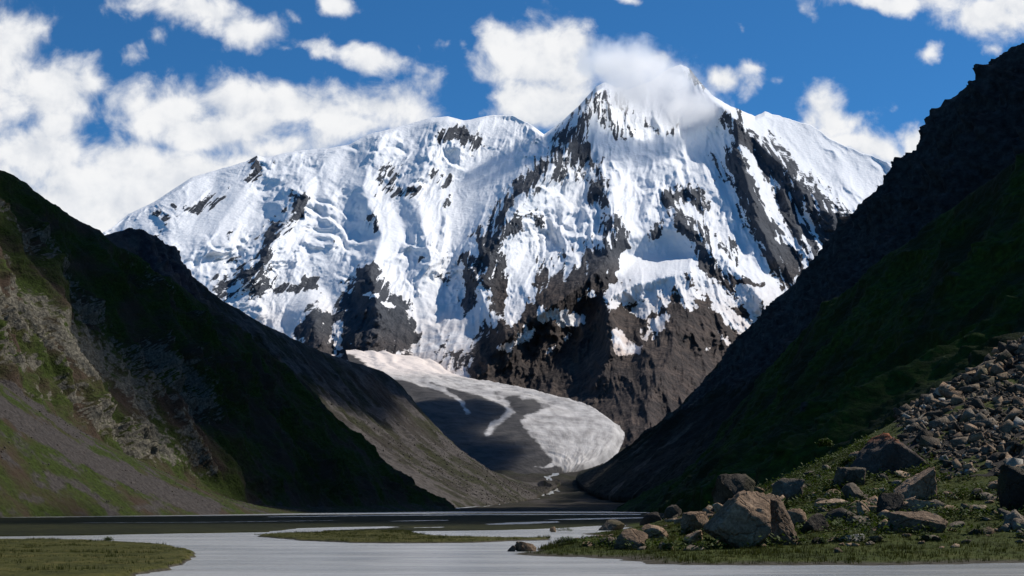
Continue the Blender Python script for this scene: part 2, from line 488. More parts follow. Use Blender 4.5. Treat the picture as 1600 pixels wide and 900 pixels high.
def mat_water():
    m, t, b = new_mat('silty_water')
    p = geo_pos(t)
    st = noise(t, scaled(t, p, (0.10, 0.30, 1)), 1.0, 5, 0.6)
    big = noise(t, scaled(t, p, (0.02, 0.05, 1)), 1.0, 3, 0.5)
    flow = noise(t, scaled(t, p, (0.10, 0.34, 1)), 1.0, 6, 0.6, dist=.8)
    c = mixc(t, maprange(t, math_node(t, 'MULTIPLY_ADD', big, .4, math_node(t, 'MULTIPLY', flow, .6)), 0.36, 0.62), (0.23, 0.235, 0.23), (0.37, 0.37, 0.355))
    t.links.new(c, b.inputs['Base Color'])
    b.inputs['Roughness'].default_value = 0.22; b.inputs['IOR'].default_value = 1.33
    rip = noise(t, scaled(t, p, (1.6, 3.6, 1)), 1.0, 4, 0.6)
    h = math_node(t, 'ADD', math_node(t, 'MULTIPLY', st, 1.0), math_node(t, 'MULTIPLY', rip, 0.30))
    h = math_node(t, 'MULTIPLY_ADD', flow, .8, h)
    bump(t, b, h, 0.7, 0.30)
    return m

def mat_turf(name='turf', c0=(0.020, 0.022, 0.006), c1=(0.055, 0.055, 0.014), c2=(0.10, 0.08, 0.03), s=1.0, edge=(.11, .03)):
    m, t, b = new_mat(name)
    p = geo_pos(t)
    n1 = noise(t, p, 0.35 / s, 6, 0.6); n2 = noise(t, p, 3.0 / s, 5, 0.65)
    mx = math_node(t, 'MULTIPLY_ADD', n2, 0.5, math_node(t, 'MULTIPLY', n1, 0.5))
    sz = nn(t, 'ShaderNodeSeparateXYZ'); t.links.new(p, sz.inputs[0])
    wet = maprange(t, math_node(t, 'MULTIPLY_ADD', math_node(t, 'SUBTRACT', n1, .5), .12, sz.outputs[2]), *edge)
    mud = ramp(t, n2, [(.35, (.022, .019, .014)), (.65, (.075, .066, .05))])
    t.links.new(mixc(t, wet, ramp(t, mx, [(0.33, c0), (0.52, c1), (0.70, c2)]), mud), b.inputs['Base Color'])
    b.inputs['Roughness'].default_value = 0.95; b.inputs['Specular IOR Level'].default_value = 0.1
    bump(t, b, n2, 0.9, 0.15)
    return m

def mat_blade(name, c0, c1):
    m, t, b = new_mat(name)
    p = geo_pos(t)
    n = noise(t, p, 0.6, 4, 0.6); n2 = noise(t, p, 6.0, 3, 0.6)
    mx = math_node(t, 'MULTIPLY_ADD', n2, 0.5, math_node(t, 'MULTIPLY', n, 0.5))
    col = ramp(t, mx, [(0.35, c0), (0.65, c1)])
    t.links.new(col, b.inputs['Base Color'])
    b.inputs['Roughness'].default_value = 0.7; b.inputs['Specular IOR Level'].default_value = 0.15
    tr = t.nodes.new('ShaderNodeBsdfTranslucent'); t.links.new(col, tr.inputs[0])
    mx2 = t.nodes.new('ShaderNodeMixShader'); mx2.inputs[0].default_value = 0.3
    out = t.nodes['Material Output']
    t.links.new(b.outputs[0], mx2.inputs[1]); t.links.new(tr.outputs[0], mx2.inputs[2]); t.links.new(mx2.outputs[0], out.inputs[0])
    return m

def mat_stone(name, c0, c1, c2, lichen=None, s=1.0, lichen_top=None):
    m, t, b = new_mat(name)
    tcn = t.nodes.new('ShaderNodeTexCoord')
    oi = t.nodes.new('ShaderNodeObjectInfo')
    p = geo_pos(t)
    n1 = noise(t, p, 0.9 / s, 8, 0.68); n2 = noise(t, p, 7.0 / s, 5, 0.65); n3 = noise(t, p, 0.35 / s, 4, 0.6)
    mx = math_node(t, 'MULTIPLY_ADD', n2, 0.45, math_node(t, 'MULTIPLY', n1, 0.55))
    c = ramp(t, mx, [(0.33, c0), (0.50, c1), (0.68, c2)])
    rnd = maprange(t, oi.outputs['Random'], 0, 1, 0.6, 1.45, smooth=False)
    v = nn(t, 'ShaderNodeCombineXYZ')
    for k in range(3): t.links.new(rnd, v.inputs[k])
    c = mixc(t, 1.0, c, v.outputs[0], 'MULTIPLY')
    if lichen: c = mixc(t, maprange(t, n3, 0.55, 0.66, 0, 0.7), c, lichen)
    if lichen_top:
        sz = nn(t, 'ShaderNodeSeparateXYZ'); t.links.new(tcn.outputs['Generated'], sz.inputs[0])
        hgt = math_node(t, 'MULTIPLY_ADD', math_node(t, 'SUBTRACT', n1, 0.5), 0.9, sz.outputs[2])
        c = mixc(t, maprange(t, hgt, 0.78, 0.98, 0, 0.85), c, lichen_top)
    t.links.new(c, b.inputs['Base Color'])
    b.inputs['Roughness'].default_value = 0.88; b.inputs['Specular IOR Level'].default_value = 0.2
    vo = t.nodes.new('ShaderNodeTexVoronoi'); vo.feature = 'DISTANCE_TO_EDGE'; vo.inputs['Scale'].default_value = 0.55 / s
    t.links.new(vmath(t, 'ADD', p, vmath(t, 'MULTIPLY', noise(t, p, 1.1 / s, 3, .6, out='Color'), (1.1 * s, 1.1 * s, 1.1 * s))), vo.inputs['Vector'])
    crack = maprange(t, vo.outputs['Distance'], 0.0, 0.035)
    hh = math_node(t, 'ADD', n1, math_node(t, 'MULTIPLY', n2, 0.4))
    bump(t, b, math_node(t, 'MULTIPLY_ADD', crack, .35, hh), 1.0, 0.26 * s)
    return m

M_MOUNT = mat_mountain()
M_LEFT = mat_hill('left_slope', 0.9, (0.030, 0.044, 0.006), (0.115, 0.105, 0.082), (0.050, 0.044, 0.041), 2.0, (0.044, 0.030, 0.020))
M_SPUR = mat_hill('far_spur', 6.0, (0.024, 0.025, 0.010), (0.034, 0.031, 0.036), (0.060, 0.053, 0.049), 4.0, (0.030, 0.025, 0.021))
M_RIGHT = mat_hill('right_slope', 1.8, (0.038, 0.062, 0.008), (0.055, 0.050, 0.042), (0.05, 0.045, 0.038), 2.4, (0.022, 0.025, 0.009))
M_CRAG = mat_hill('dark_crag', 8.0, (0.022, 0.023, 0.013), (0.044, 0.041, 0.041), (0.085, 0.072, 0.058), 13.0, (0.028, 0.025, 0.020))
M_FLOOR = mat_hill('valley_debris', 5.0, (0.022, 0.021, 0.011), (0.04, 0.036, 0.033), (0.048, 0.042, 0.038), 5.0, (0.030, 0.025, 0.020))
M_GLAC = mat_glacier()
M_WATER = mat_water()
M_TURF = mat_turf()
M_FARTURF = mat_turf('far_turf', (0.006, 0.007, 0.003), (0.015, 0.017, 0.005), (0.034, 0.032, 0.009), 7.0, edge=(.0, -.08))
M_GRAVEL = mat_turf('gravel', (0.03, 0.03, 0.03), (0.06, 0.058, 0.055), (0.10, 0.095, 0.085), 5.0)

# ================================================================== THE SNOW MOUNTAIN
CREST = [(60, 420), (120, 385), (175, 356), (200, 335), (240, 316), (275, 293), (300, 277), (350, 262), (385, 252), (402, 243), (415, 247), (440, 240), (470, 235),
         (510, 232), (545, 226), (575, 210), (600, 204), (640, 193), (672, 184), (700, 182), (725, 188), (735, 187), (765, 180), (800, 180), (830, 195),
         (850, 210), (875, 192), (905, 165), (932, 135), (945, 128), (958, 135), (980, 140), (1005, 132), (1025, 122), (1045, 106), (1064, 101), (1078, 108),
         (1100, 135), (1118, 152), (1140, 165), (1163, 175), (1180, 181), (1195, 175), (1225, 183), (1268, 196), (1300, 218), (1345, 238), (1385, 252),
         (1400, 262), (1440, 280), (1500, 320), (1560, 380)]
RIDGES = [
    ([(945, 128, 240), (905, 185, 340), (880, 245, 400), (835, 290, 390), (795, 345, 370), (772, 395, 300), (755, 450, 190), (745, 500, 70)], 105, 0),
    ([(930, 195, 200), (938, 260, 220), (948, 310, 260), (965, 365, 380), (950, 410, 500), (900, 450, 560), (850, 485, 560), (800, 520, 450), (760, 560, 300), (730, 600, 150)], 130, 0),
    ([(1065, 105, 200), (1100, 150, 280), (1150, 188, 360), (1160, 250, 380), (1180, 330, 380), (1205, 400, 330), (1260, 460, 220)], 90, 0),
    ([(1150, 188, 300), (1230, 268, 260), (1300, 338, 220), (1370, 400, 150)], 75, 0),
    ([(1215, 290, 230), (1250, 370, 220), (1290, 440, 180)], 55, 0),
    ([(1060, 350, 320), (1075, 425, 640), (1060, 500, 800), (1040, 560, 900), (1020, 620, 950), (1000, 700, 1000)], 220, 0),
    ([(1090, 270, 130), (1065, 345, 320), (1130, 400, 380), (1190, 470, 360), (1230, 520, 320)], 110, 0),
    ([(1075, 425, 640), (1030, 436, 640), (990, 445, 640), (950, 465, 660), (962, 540, 720), (930, 600, 600)], 110, 0),
    ([(575, 422, 240), (590, 480, 340), (575, 530, 360)], 85, 0),
    ([(488, 490, 240), (500, 540, 250)], 48, 0),
    ([(545, 515, 240), (548, 545, 240)], 38, 0),
    ([(400, 247, 120), (372, 310, 130), (330, 380, 110)], 65, 0),
    ([(470, 300, 190), (440, 360, 210), (395, 440, 200), (340, 460, 180)], 75, 0),
    ([(600, 205, 150), (565, 290, 160), (600, 370, 190), (578, 425, 240)], 90, 0),
    ([(700, 182, 150), (640, 290, 160), (670, 400, 150), (660, 470, 120)], 85, 0),
    ([(820, 330, 150), (850, 400, 190), (845, 460, 160)], 50, 0),
    ([(765, 350, 200), (740, 420, 220), (760, 480, 200)], 55, 0),
    ([(1045, 300, 180), (1075, 320, 180)], 45, 0),
    ([(300, 280, 80), (260, 350, 110), (270, 400, 100)], 70, 0),
    ([(520, 235, 110), (500, 300, 130), (520, 380, 140)], 60, 0),
]
ROCKS = [  # (polyline, width, strength)
    ([(905, 195), (925, 165), (950, 175), (975, 205)], 26, .62), ([(935, 150), (960, 140), (985, 190)], 24, .55), ([(895, 195), (893, 190)], 14, .6),
    ([(890, 215), (905, 240), (920, 255)], 30, .78), ([(875, 240), (872, 270)], 22, .7), ([(905, 250), (915, 268)], 18, .65),
    ([(845, 262), (820, 290), (800, 310)], 20, .75), ([(800, 310), (775, 350), (762, 385)], 20, .78), ([(838, 255), (870, 235)], 14, .5),
    ([(763, 380), (768, 420), (785, 460), (790, 480)], 30, .85), ([(735, 405), (735, 460), (725, 470)], 20, .75), ([(775, 475), (795, 480)], 16, .6),
    ([(800, 350), (805, 380)], 18, .75), ([(845, 415), (842, 445)], 18, .78), ([(850, 420), (855, 405)], 10, .6), ([(835, 335), (845, 345)], 10, .55),
    ([(935, 290), (930, 310)], 18, .75), ([(940, 270), (946, 320)], 12, .55), ([(955, 350), (960, 390), (945, 400)], 22, .8), ([(965, 380), (950, 420), (910, 450)], 26, .85),
    ([(1030, 350), (1020, 385)], 14, .75), ([(1060, 345), (1080, 370), (1090, 400), (1110, 430)], 26, .82), ([(1090, 350), (1100, 375)], 20, .7),
    ([(1050, 310), (1080, 305), (1090, 320)], 20, .8), ([(1065, 100), (1085, 125), (1110, 150)], 14, .6), ([(1140, 190), (1160, 180)], 12, .6),
    ([(1150, 190), (1160, 215), (1185, 230), (1230, 270)], 24, .78), ([(1150, 260), (1160, 290), (1180, 320)], 28, .85), ([(1185, 245), (1210, 275), (1250, 300)], 28, .8),
    ([(1180, 330), (1195, 360), (1210, 395)], 26, .85), ([(1220, 300), (1235, 340), (1270, 380)], 30, .85), ([(1250, 290), (1300, 340), (1320, 370)], 26, .8),
    ([(1240, 370), (1250, 400), (1280, 430)], 26, .85), ([(1200, 380), (1215, 410), (1240, 430)], 18, .75), ([(1145, 375), (1155, 385)], 14, .75), ([(1280, 400), (1300, 370)], 26, .75),
    ([(1110, 250), (1130, 240), (1120, 280)], 14, .55), ([(1200, 200), (1215, 215)], 7, .5),
    ([(1160, 230), (1180, 300), (1215, 380), (1260, 430)], 40, .74), ([(1200, 250), (1260, 320), (1310, 390)], 46, .80), ([(1270, 330), (1330, 350), (1310, 420)], 36, .74), ([(1165, 270), (1200, 350), (1235, 420)], 40, .78),
    # dark lower buttress
    ([(945, 420), (890, 460), (830, 500), (780, 545), (765, 580)], 46, .95), ([(870, 500), (830, 560), (850, 600)], 60, .98), ([(930, 470), (900, 540), (930, 600)], 80, 1.0),
    ([(960, 480), (1000, 560), (1030, 620)], 90, 1.0), ([(1060, 470), (1080, 540), (1060, 640)], 90, .98), ([(1110, 430), (1140, 490), (1120, 560)], 60, .92),
    ([(1110, 400), (1160, 450), (1190, 470)], 28, .8), ([(960, 470), (1010, 440), (1060, 430)], 14, .62), ([(1075, 425), (1085, 450)], 12, .8), ([(990, 650), (1080, 680)], 90, 1.0),
    ([(740, 560), (720, 575), (745, 590), (700, 545)], 30, .62), ([(790, 590), (860, 620), (960, 650)], 50, .95),
    ([(960, 530), (985, 500), (1010, 510)], 16, .7), 
    # the dark pyramid and its outliers
    ([(575, 428), (578, 450)], 20, .95), ([(575, 470), (560, 490), (600, 510), (575, 530)], 44, 1.0), ([(620, 500), (630, 530)], 26, .95), ([(540, 490), (528, 498)], 20, .9), ([(610, 470), (635, 480)], 16, .75),
    ([(490, 500), (485, 520), (505, 540)], 26, .95), ([(510, 495), (512, 520)], 12, .8), ([(540, 525), (545, 545)], 22, .95), ([(535, 450), (552, 465)], 14, .55), ([(505, 465), (530, 455)], 12, .5),
    # scattered outcrops on the long white face
    ([(290, 330), (305, 325), (345, 308)], 13, .72), ([(250, 335), (258, 345)], 10, .6), ([(270, 320), (275, 325)], 8, .5), ([(275, 340), (250, 365)], 8, .5),
    ([(398, 255), (410, 265), (390, 280)], 12, .66), ([(360, 290), (357, 292)], 5, .6), ([(425, 250), (428, 255)], 6, .6), ([(358, 370), (362, 365)], 7, .5),
    ([(468, 310), (455, 335), (430, 360), (410, 395), (395, 430)], 18, .72), ([(440, 330), (475, 320)], 14, .55), ([(345, 455), (360, 440)], 20, .8), ([(375, 420), (400, 445), (410, 430)], 20, .72),
    ([(430, 455), (460, 450), (490, 440)], 13, .78), ([(615, 270), (600, 290), (630, 300), (645, 295)], 18, .66), ([(580, 340), (590, 355), (585, 335)], 12, .62),
    ([(560, 330), (565, 315)], 9, .5), ([(695, 215), (715, 205), (745, 225)], 16, .75), ([(680, 270), (700, 275), (695, 285)], 12, .6), ([(710, 300), (715, 305)], 8, .6), ([(695, 320), (700, 315)], 7, .6),
    ([(640, 330), (660, 322)], 7, .5), ([(570, 260), (585, 262)], 8, .45), ([(515, 372), (520, 380)], 7, .6), ([(655, 410), (660, 400)], 9, .5), ([(690, 430), (700, 440)], 14, .5), ([(680, 380), (690, 400)], 10, .4),
    ([(1300, 300), (1330, 330), (1360, 330)], 16, .45), ([(1230, 190), (1250, 195)], 7, .4), ([(1010, 190), (1040, 210), (1060, 195)], 18, .42), ([(990, 170), (1005, 195)], 14, .42), ([(1125, 300), (1130, 310)], 12, .45),
]
SNOWS = [  # bright patches that lie over the rock bands
    ([(1000, 415), (1030, 405), (1060, 400)], 34, .95), ([(1045, 370), (1055, 385)], 16, .9), ([(980, 420), (975, 435)], 12, .7),
    ([(955, 470), (985, 460), (1010, 455), (1040, 440)], 15, .62), ([(1060, 440), (1070, 455), (1045, 462)], 13, .68), ([(990, 480), (1005, 490)], 12, .5),
    ([(1090, 430), (1110, 450), (1140, 470)], 13, .75), ([(1120, 480), (1150, 505), (1160, 515)], 13, .75), ([(1170, 470), (1180, 485)], 12, .75), ([(1195, 460), (1205, 465)], 12, .75), ([(1130, 530), (1140, 540)], 7, .6),
    ([(970, 520), (965, 540), (990, 540)], 12, .66), ([(1005, 520), (1020, 505), (1045, 495)], 10, .6), ([(850, 490), (880, 500), (900, 498)], 16, .75), ([(800, 540), (795, 548)], 8, .7), ([(815, 530), (818, 525)], 8, .65), ([(780, 545), (790, 540)], 8, .65),
    ([(870, 500), (910, 495)], 9, .6), ([(855, 550), (865, 540)], 6, .55), ([(885, 530), (890, 520)], 6, .5), ([(1115, 540), (1100, 548)], 4, .5),
    ([(1135, 300), (1140, 340), (1165, 380), (1185, 430)], 16, .6), ([(1160, 230), (1175, 250), (1190, 290), (1220, 350), (1255, 400), (1265, 430)], 7, .7), ([(1255, 320), (1280, 380), (1285, 410)], 5, .6),
    ([(960, 467), (1000, 452), (1045, 443)], 24, .85), ([(1062, 440), (1076, 472)], 18, .8), ([(1000, 482), (1040, 470)], 16, .6), ([(1000, 532), (1032, 505)], 14, .66), ([(965, 522), (972, 546), (995, 545)], 16, .85),
    ([(860, 493), (905, 500)], 17, .85), ([(822, 518), (798, 542)], 14, .66), ([(1140, 500), (1168, 516)], 16, .85), ([(1098, 438), (1142, 476)], 18, .85), ([(1165, 455), (1200, 470)], 16, .8), ([(1120, 400), (1150, 430)], 12, .6), ([(905, 470), (925, 455)], 10, .55),
    ([(530, 505), (530, 540)], 7, .95), ([(570, 462), (590, 462)], 4, .8), ([(600, 476), (612, 480)], 4, .7), ([(565, 487), (570, 487)], 4, .7),
    ([(810, 380), (815, 430), (800, 490)], 20, .8), ([(840, 385), (850, 380)], 14, .6),
]
SMOOTH = [([(320, 350), (350, 330)], 60, .8), ([(470, 480), (520, 440)], 60, .8), ([(1000, 412), (1040, 405), (1050, 380)], 45, 1.0), ([(1210, 210), (1290, 250), (1340, 270)], 60, .85),
          ([(640, 350), (640, 400)], 45, .5), ([(640, 440), (650, 520)], 45, .6), ([(720, 540), (680, 560)], 60, .6), ([(1060, 220), (1000, 240)], 45, .5), ([(700, 190), (780, 200)], 35, .8), ([(570, 400), (640, 370)], 30, .6),
          ([(800, 400), (815, 460)], 30, .5), ([(890, 310), (910, 300)], 30, .7)]

def build_mountain():
    px = np.linspace(60, 1520, 1170)
    cx, cy = np.array(CREST).T
    crest = np.interp(px, cx, cy) + 2.2 * fbm2(px / 14.0, px * 0 + 3.3, 3) * np.clip((px - 900) / 50, .35, 1)
    nv = 400
    t = np.linspace(0, 1, nv) ** 0.94
    base = 705.0
    PY = base + (crest[None, :] - base) * t[:, None]
    PX = np.repeat(px[None, :], nv, 0)
    D = hermite([80, 100, 200, 300, 400, 500, 600, 720], [10450, 10250, 9300, 8480, 7700, 7000, 6200, 5100], PY.ravel().clip(81, 719)).reshape(PY.shape)
    X = PX * 4.5; Z = -PY * 4.5
    wx = fbm2(X / 420, Z / 420, 4) * 120; wz = fbm2(X / 380 + 50, Z / 380, 4) * 120
    wpx, wpy = wx / 4.5 * 0.55, wz / 4.5 * 0.55
    R = coarse(PX + wpx * .6, PY + wpy * .6, lambda a, b: seg_field(a, b, RIDGES, 'max', 1.05))
    R = blur(R, 4)
    sm = coarse(PX, PY, lambda a, b: seg_field(a, b, SMOOTH, 'max', .6)); sm = np.clip(sm, 0, 1)
    zone = smooth(fbm2(X / 700 + 21, Z / 560 + 5, 4), -.12, .28)
    rough = (1 - 0.85 * sm) * (.30 + .70 * zone)
    RX = np.arctan2(PX - 950, PY + 380.0) * 3300          # fall lines fan out below the summit
    rid = ridged2((RX + wx) / 310, (Z + wz) / 760, 6, .52)
    flute = ridged2((RX + wx * .9) / 105, (Z + wz) / 560 + 9, 4, .5)
    seracs = ridged2((X + wx * 2) / 260 + 4, (Z + wz * 2) / 95, 5, .55)
    small = fbm2(X / 42, Z / 42, 4, .55)
    sermask = .8 * smooth(fbm2(X / 500 + 8, Z / 380, 3), -.05, .3)
    left = smooth(PX, 760, 640)
    ph = Z / 185 + 1.5 * fbm2((X + wx) / 330 + 12, Z / 300, 4) + X / 1500
    sw = ph - np.floor(ph)
    prof = np.where(sw < .74, sw / .74, (1 - sw) / .26) - .5
    ice = coarse(PX, PY, lambda a, b: seg_field(a, b, [([(560, 230), (640, 250), (700, 240)], 55, 1.0), ([(440, 300), (500, 350), (540, 420)], 70, 1.0), ([(1000, 230), (1040, 270), (1060, 330)], 60, 1.0),
        ([(860, 330), (900, 380), (960, 330)], 60, .9), ([(640, 400), (690, 440), (680, 500)], 60, .8), ([(330, 400), (300, 430)], 40, .7), ([(1130, 330), (1150, 400)], 50, .6), ([(1260, 290), (1330, 330)], 40, .5)], 'max', .7), 4.0)
    ledge = 95 * prof * np.clip(np.clip(ice, 0, 1) * 1.1 + .25 * zone - .05, 0, 1) * smooth(fbm2((X + wx) / 150 + 40, Z / 150, 3), -.35, .15) * (1 - .8 * sm)
    R = R + rough * (215 * (rid - .4) + 32 * (flute - .4) * (.3 + .7 * zone) + 60 * (seracs - .35) * np.clip(sermask + .2 * left, 0, 1) + 12 * small) + 150 * fbm2(X / 620 + 3, Z / 620, 3) * (1 - .5 * sm) + ledge
    # terrace of the hanging snowfield: pushed back above its lip
    bench = coarse(PX, PY, lambda a, b: seg_field(a, b, [([(985, 420), (1030, 410), (1062, 398)], 46, 1.0)], 'max', .8))
    bench = blur(bench, 4)
    R = R - 330 * bench * smooth(PY, 436, 392)
    rk0 = coarse(PX + wpx * .5, PY + wpy * .5, lambda a, b: seg_field(a, b, [(p_, w_ * 1.9, a_) for p_, w_, a_ in ROCKS], 'max', .8), 3.0)
    rug = ridged2((RX + wx * .35) / 105, (Z + wz * .4) / 330 + 30, 6, .58)
    R = R + np.clip(rk0, 0, 1) * (92 * (rug - .42) + 14 * small) * (1 - .7 * sm)
    # the knife edges that carry the face: crisp, laid over the weathering
    knife = coarse(PX + wpx * .18 + 3 * small, PY + wpy * .18, lambda a, b: seg_field(a, b, [
        ([(945, 128, 150), (905, 187, 230), (882, 243, 260), (836, 290, 260), (796, 345, 250), (772, 395, 200), (756, 450, 120)], 46, 0),
        ([(1100, 150, 120), (1152, 190, 210), (1162, 250, 210), (1182, 330, 200), (1206, 400, 160)], 34, 0), ([(1152, 190, 210), (1230, 268, 190), (1300, 338, 150)], 34, 0),
        ([(928, 200, 120), (940, 262, 170), (950, 312, 180), (966, 366, 200), (950, 410, 220), (900, 450, 240), (850, 486, 240), (800, 522, 220), (762, 562, 160)], 40, 0),
        ([(1062, 346, 160), (1090, 380, 190), (1135, 405, 180), (1190, 468, 160)], 34, 0), ([(1076, 426, 170), (1030, 437, 150), (990, 446, 150), (952, 464, 190), (962, 530, 200), (945, 590, 150)], 34, 0),
        ([(600, 205, 70), (566, 290, 110), (598, 368, 120), (577, 424, 200), (590, 480, 160)], 32, 0), ([(470, 300, 120), (440, 360, 150), (396, 438, 150)], 32, 0), ([(765, 352, 120), (742, 420, 150), (760, 480, 120)], 26, 0), ([(700, 184, 60), (650, 285, 110), (668, 395, 90)], 30, 0)], 'max', 1.1), 2.0)
    R = R + blur(knife, 2)
    edge = 1 - smooth(t, .985, 1.0)[:, None] * .7
    R = R * edge
    P = W(PX, PY, D - R)
    n = grid_normals(P)
    steep = smooth(-np.abs(n[..., 2]), -.50, -.12)
    rk = coarse(PX + wpx * .55 + 9 * small, PY + wpy * .55 + 9 * fbm2(X / 45 + 7, Z / 45, 3), lambda a, b: seg_field(a, b, [(p_, w_ * 1.75, a_ * 1.12) for p_, w_, a_ in ROCKS], 'max', 1.0), 2.0)
    sn = coarse(PX + wpx * .3 + 8 * small, PY + wpy * .3 + 8 * fbm2(X / 38 + 3, Z / 38, 4, .6), lambda a, b: seg_field(a, b, SNOWS, 'max', .6), 2.0)
    lo = smooth(PY, 470, 560) * smooth(PX, 690, 780)
    rag = ridged2((RX + wx * .7) / 62, (Z + wz * .7) / 180 + 3, 4, .58)
    patch = fbm2((RX + wx * .9) / 100 + 60, (Z + wz * .9) / 150, 4, .55)
    streak = smooth(ridged2((RX + wx * .25) / 64 + 77, (Z + wz * .5) / 420, 3, .55), .52, .85) * smooth(PY, 520, 420)
    near_rock = np.clip(rk * 2.2, 0, 1)
    rock = rk * .98 + .24 * (1 - sm) * steep + (.46 * (rag - .45) + .46 * patch) * (.16 + .84 * near_rock) * (1 - .5 * sm) - .05 - .34 * streak * near_rock
    rock = np.maximum(rock, lo * .95 + .25 * patch)
    rock = rock - sn * 1.05 - sm * .25 * (rk < .3)
    rock = rock + .10 * near_rock * smooth(rug, .35, .7)
    warm = np.clip(smooth(PY, 380, 470) * smooth(PX, 720, 800) + smooth(PY, 480, 560) * .7, 0, 1) * .92
    dirt = smooth(PY, 430, 580) * .9 + .35 * smooth(PY, 400, 470) * smooth(PX, 900, 1000)
    # the far side: falls away behind the crest
    back = [P[-1] + np.array([0, 1, 0]) * dy - np.array([0, 0, 1]) * dz for dy, dz in ((60, 10), (400, 300), (1500, 1500), (3500, 3300))]
    P = np.concatenate([P, np.array(back)], 0)
    ext = lambda a: np.concatenate([a, np.repeat(a[-1:] , 4, 0)], 0)
    o = grid_mesh('mountain', P, M_MOUNT, {'rock': ext(rock), 'warm': ext(warm), 'dirt': ext(dirt)})
    return tag(o, 'great snow covered mountain with rock ribs closing the head of the valley', 'mountain', kind='structure')
build_mountain()

# ================================================================== NEAR LEFT HILLSIDE
def finish_slope(name, P, mat, attrs, flip=False, back=((0, 20, -5), (0, 120, -90), (0, 300, -260))):
    rows = np.array([P[-1] + np.array(b, float) for b in back])
    foot = P[:1] - np.array([0, 0, 6.0])
    P = np.concatenate([foot, P, rows], 0)
    ext = lambda a: np.concatenate([a[:1], a, np.repeat(a[-1:], len(rows), 0)], 0)
    return grid_mesh(name, P, mat, {k: ext(a) for k, a in attrs.items()}, flip=flip)

SLOPES = {}
def build_left():
    rails = [
        [(-867, 821.6, 150), (-1262, 45, 160), (-1800, -1185, 200)],
        [(0, 808, 300), (-260, 430, 320), (-800, -250, 380)],
        [(330, 804, 430), (0, 600, 420), (-330, 30, 480)],
        [(400, 803, 490), (150, 690, 480), (-80, 208, 560)],
        [(440, 803, 540), (270, 755, 540), (70, 306, 620)],
        [(490, 802, 610), (400, 790, 610), (200, 390, 690)],
        [(560, 801, 700), (500, 792, 700), (330, 480, 760)],
        [(620, 800.5, 780), (580, 790, 780), (450, 572, 830)],
        [(670, 799.5, 860), (640, 788, 860), (560, 682, 900)],
        [(700, 799, 930), (690, 791, 930), (650, 757, 950)],
        [(722, 798, 980), (716, 795, 980), (710, 790, 980)],
    ]
    P, s, t = loft(rails, 720, 420, [0, .26, 1])
    s = (s - loft.rows[1]) / (1 - loft.rows[1])
    n = grid_normals(P); n *= np.sign(n[..., :1] + 1e-9)
    S = s[None, :] * 700; H = P[..., 2]
    tt = t[:, None]
    up = smooth(tt, .24, .34)
    taper = np.clip(1.05 - s[None, :], .06, 1) ** .5
    wv = fbm2(S / 60 + H / 90, H / 55, 4) * 18
    ribs = ridged2((S + wv) / 52, H / 210 + 2, 5, .52)
    crag = ridged3(np.stack([P[..., 0] + wv * .3, P[..., 1], P[..., 2] * .75], -1) / 24.0, 6, .60)
    fine = fbm3(P / 6.0, 5, .62)
    cliff = smooth(fbm2(S / 80 + 3, H / 45, 4), -.05, .22)
    edge = 1 - .75 * smooth(tt, .95, 1)
    disp = up * edge * (22 * taper * (ribs - .45) + 13 * (crag - .4) * (.30 + cliff) * taper + 1.5 * fine) + (1 - up) * (.6 * fine + .5 * fbm3(P / 1.6, 2))
    P = P + n * disp[..., None]
    n = grid_normals(P); n *= np.sign(n[..., :1] + 1e-9)
    X, Y = pix(P)
    steep = smooth(-n[..., 2], -.60, -.22)
    rock = up * (.10 + .62 * steep * (.45 + .75 * cliff) + .22 * (crag - .4))
    rock = rock + .55 * coarse(X.clip(-300, 900), Y.clip(0, 820), lambda a, b: seg_field(a, b, [
        ([(20, 470), (60, 490), (130, 545), (165, 570)], 40, .9), ([(0, 570), (50, 565)], 18, .9), ([(30, 610), (75, 625)], 16, .8), ([(100, 615), (125, 625)], 18, .8),
        ([(150, 660), (190, 700), (240, 720)], 30, .9), ([(200, 600), (250, 690), (270, 720)], 26, .9), ([(280, 620), (300, 700), (330, 770)], 30, .6), ([(245, 560), (330, 640)], 30, .5)], 'max', .6), 4.0) * up
    rock = rock * (1 - .55 * smooth(X, 300, 430)) - .38 * smooth(X - Y * .9 + 240, -70, 40)  # pale rock thinned where cloud shade falls, darkening that part in colour too
    band = coarse(X.clip(-300, 900), Y.clip(0, 820), lambda a, b: seg_field(a, b, [([(-40, 615), (60, 672), (150, 722), (250, 765), (330, 795)], 15, 1.0), ([(0, 590), (60, 640), (140, 690)], 9, .55)], 'max', .5), 4.0)
    scree = (1 - up) * (.36 + .75 * fbm2(S / 12 + 4, H / 6, 5)) + band * .8
    o = finish_slope('left_hillside', P, M_LEFT, {'rock': rock, 'scree': scree})
    SLOPES['left'] = (o, P, X, Y, (1 - up) * (.35 + .9 * np.clip(scree, 0, 1)) + .25 * band)
    return tag(o, 'steep hillside of dark crags and green ledges above pale scree, left of the river', 'hillside', kind='structure')
build_left()

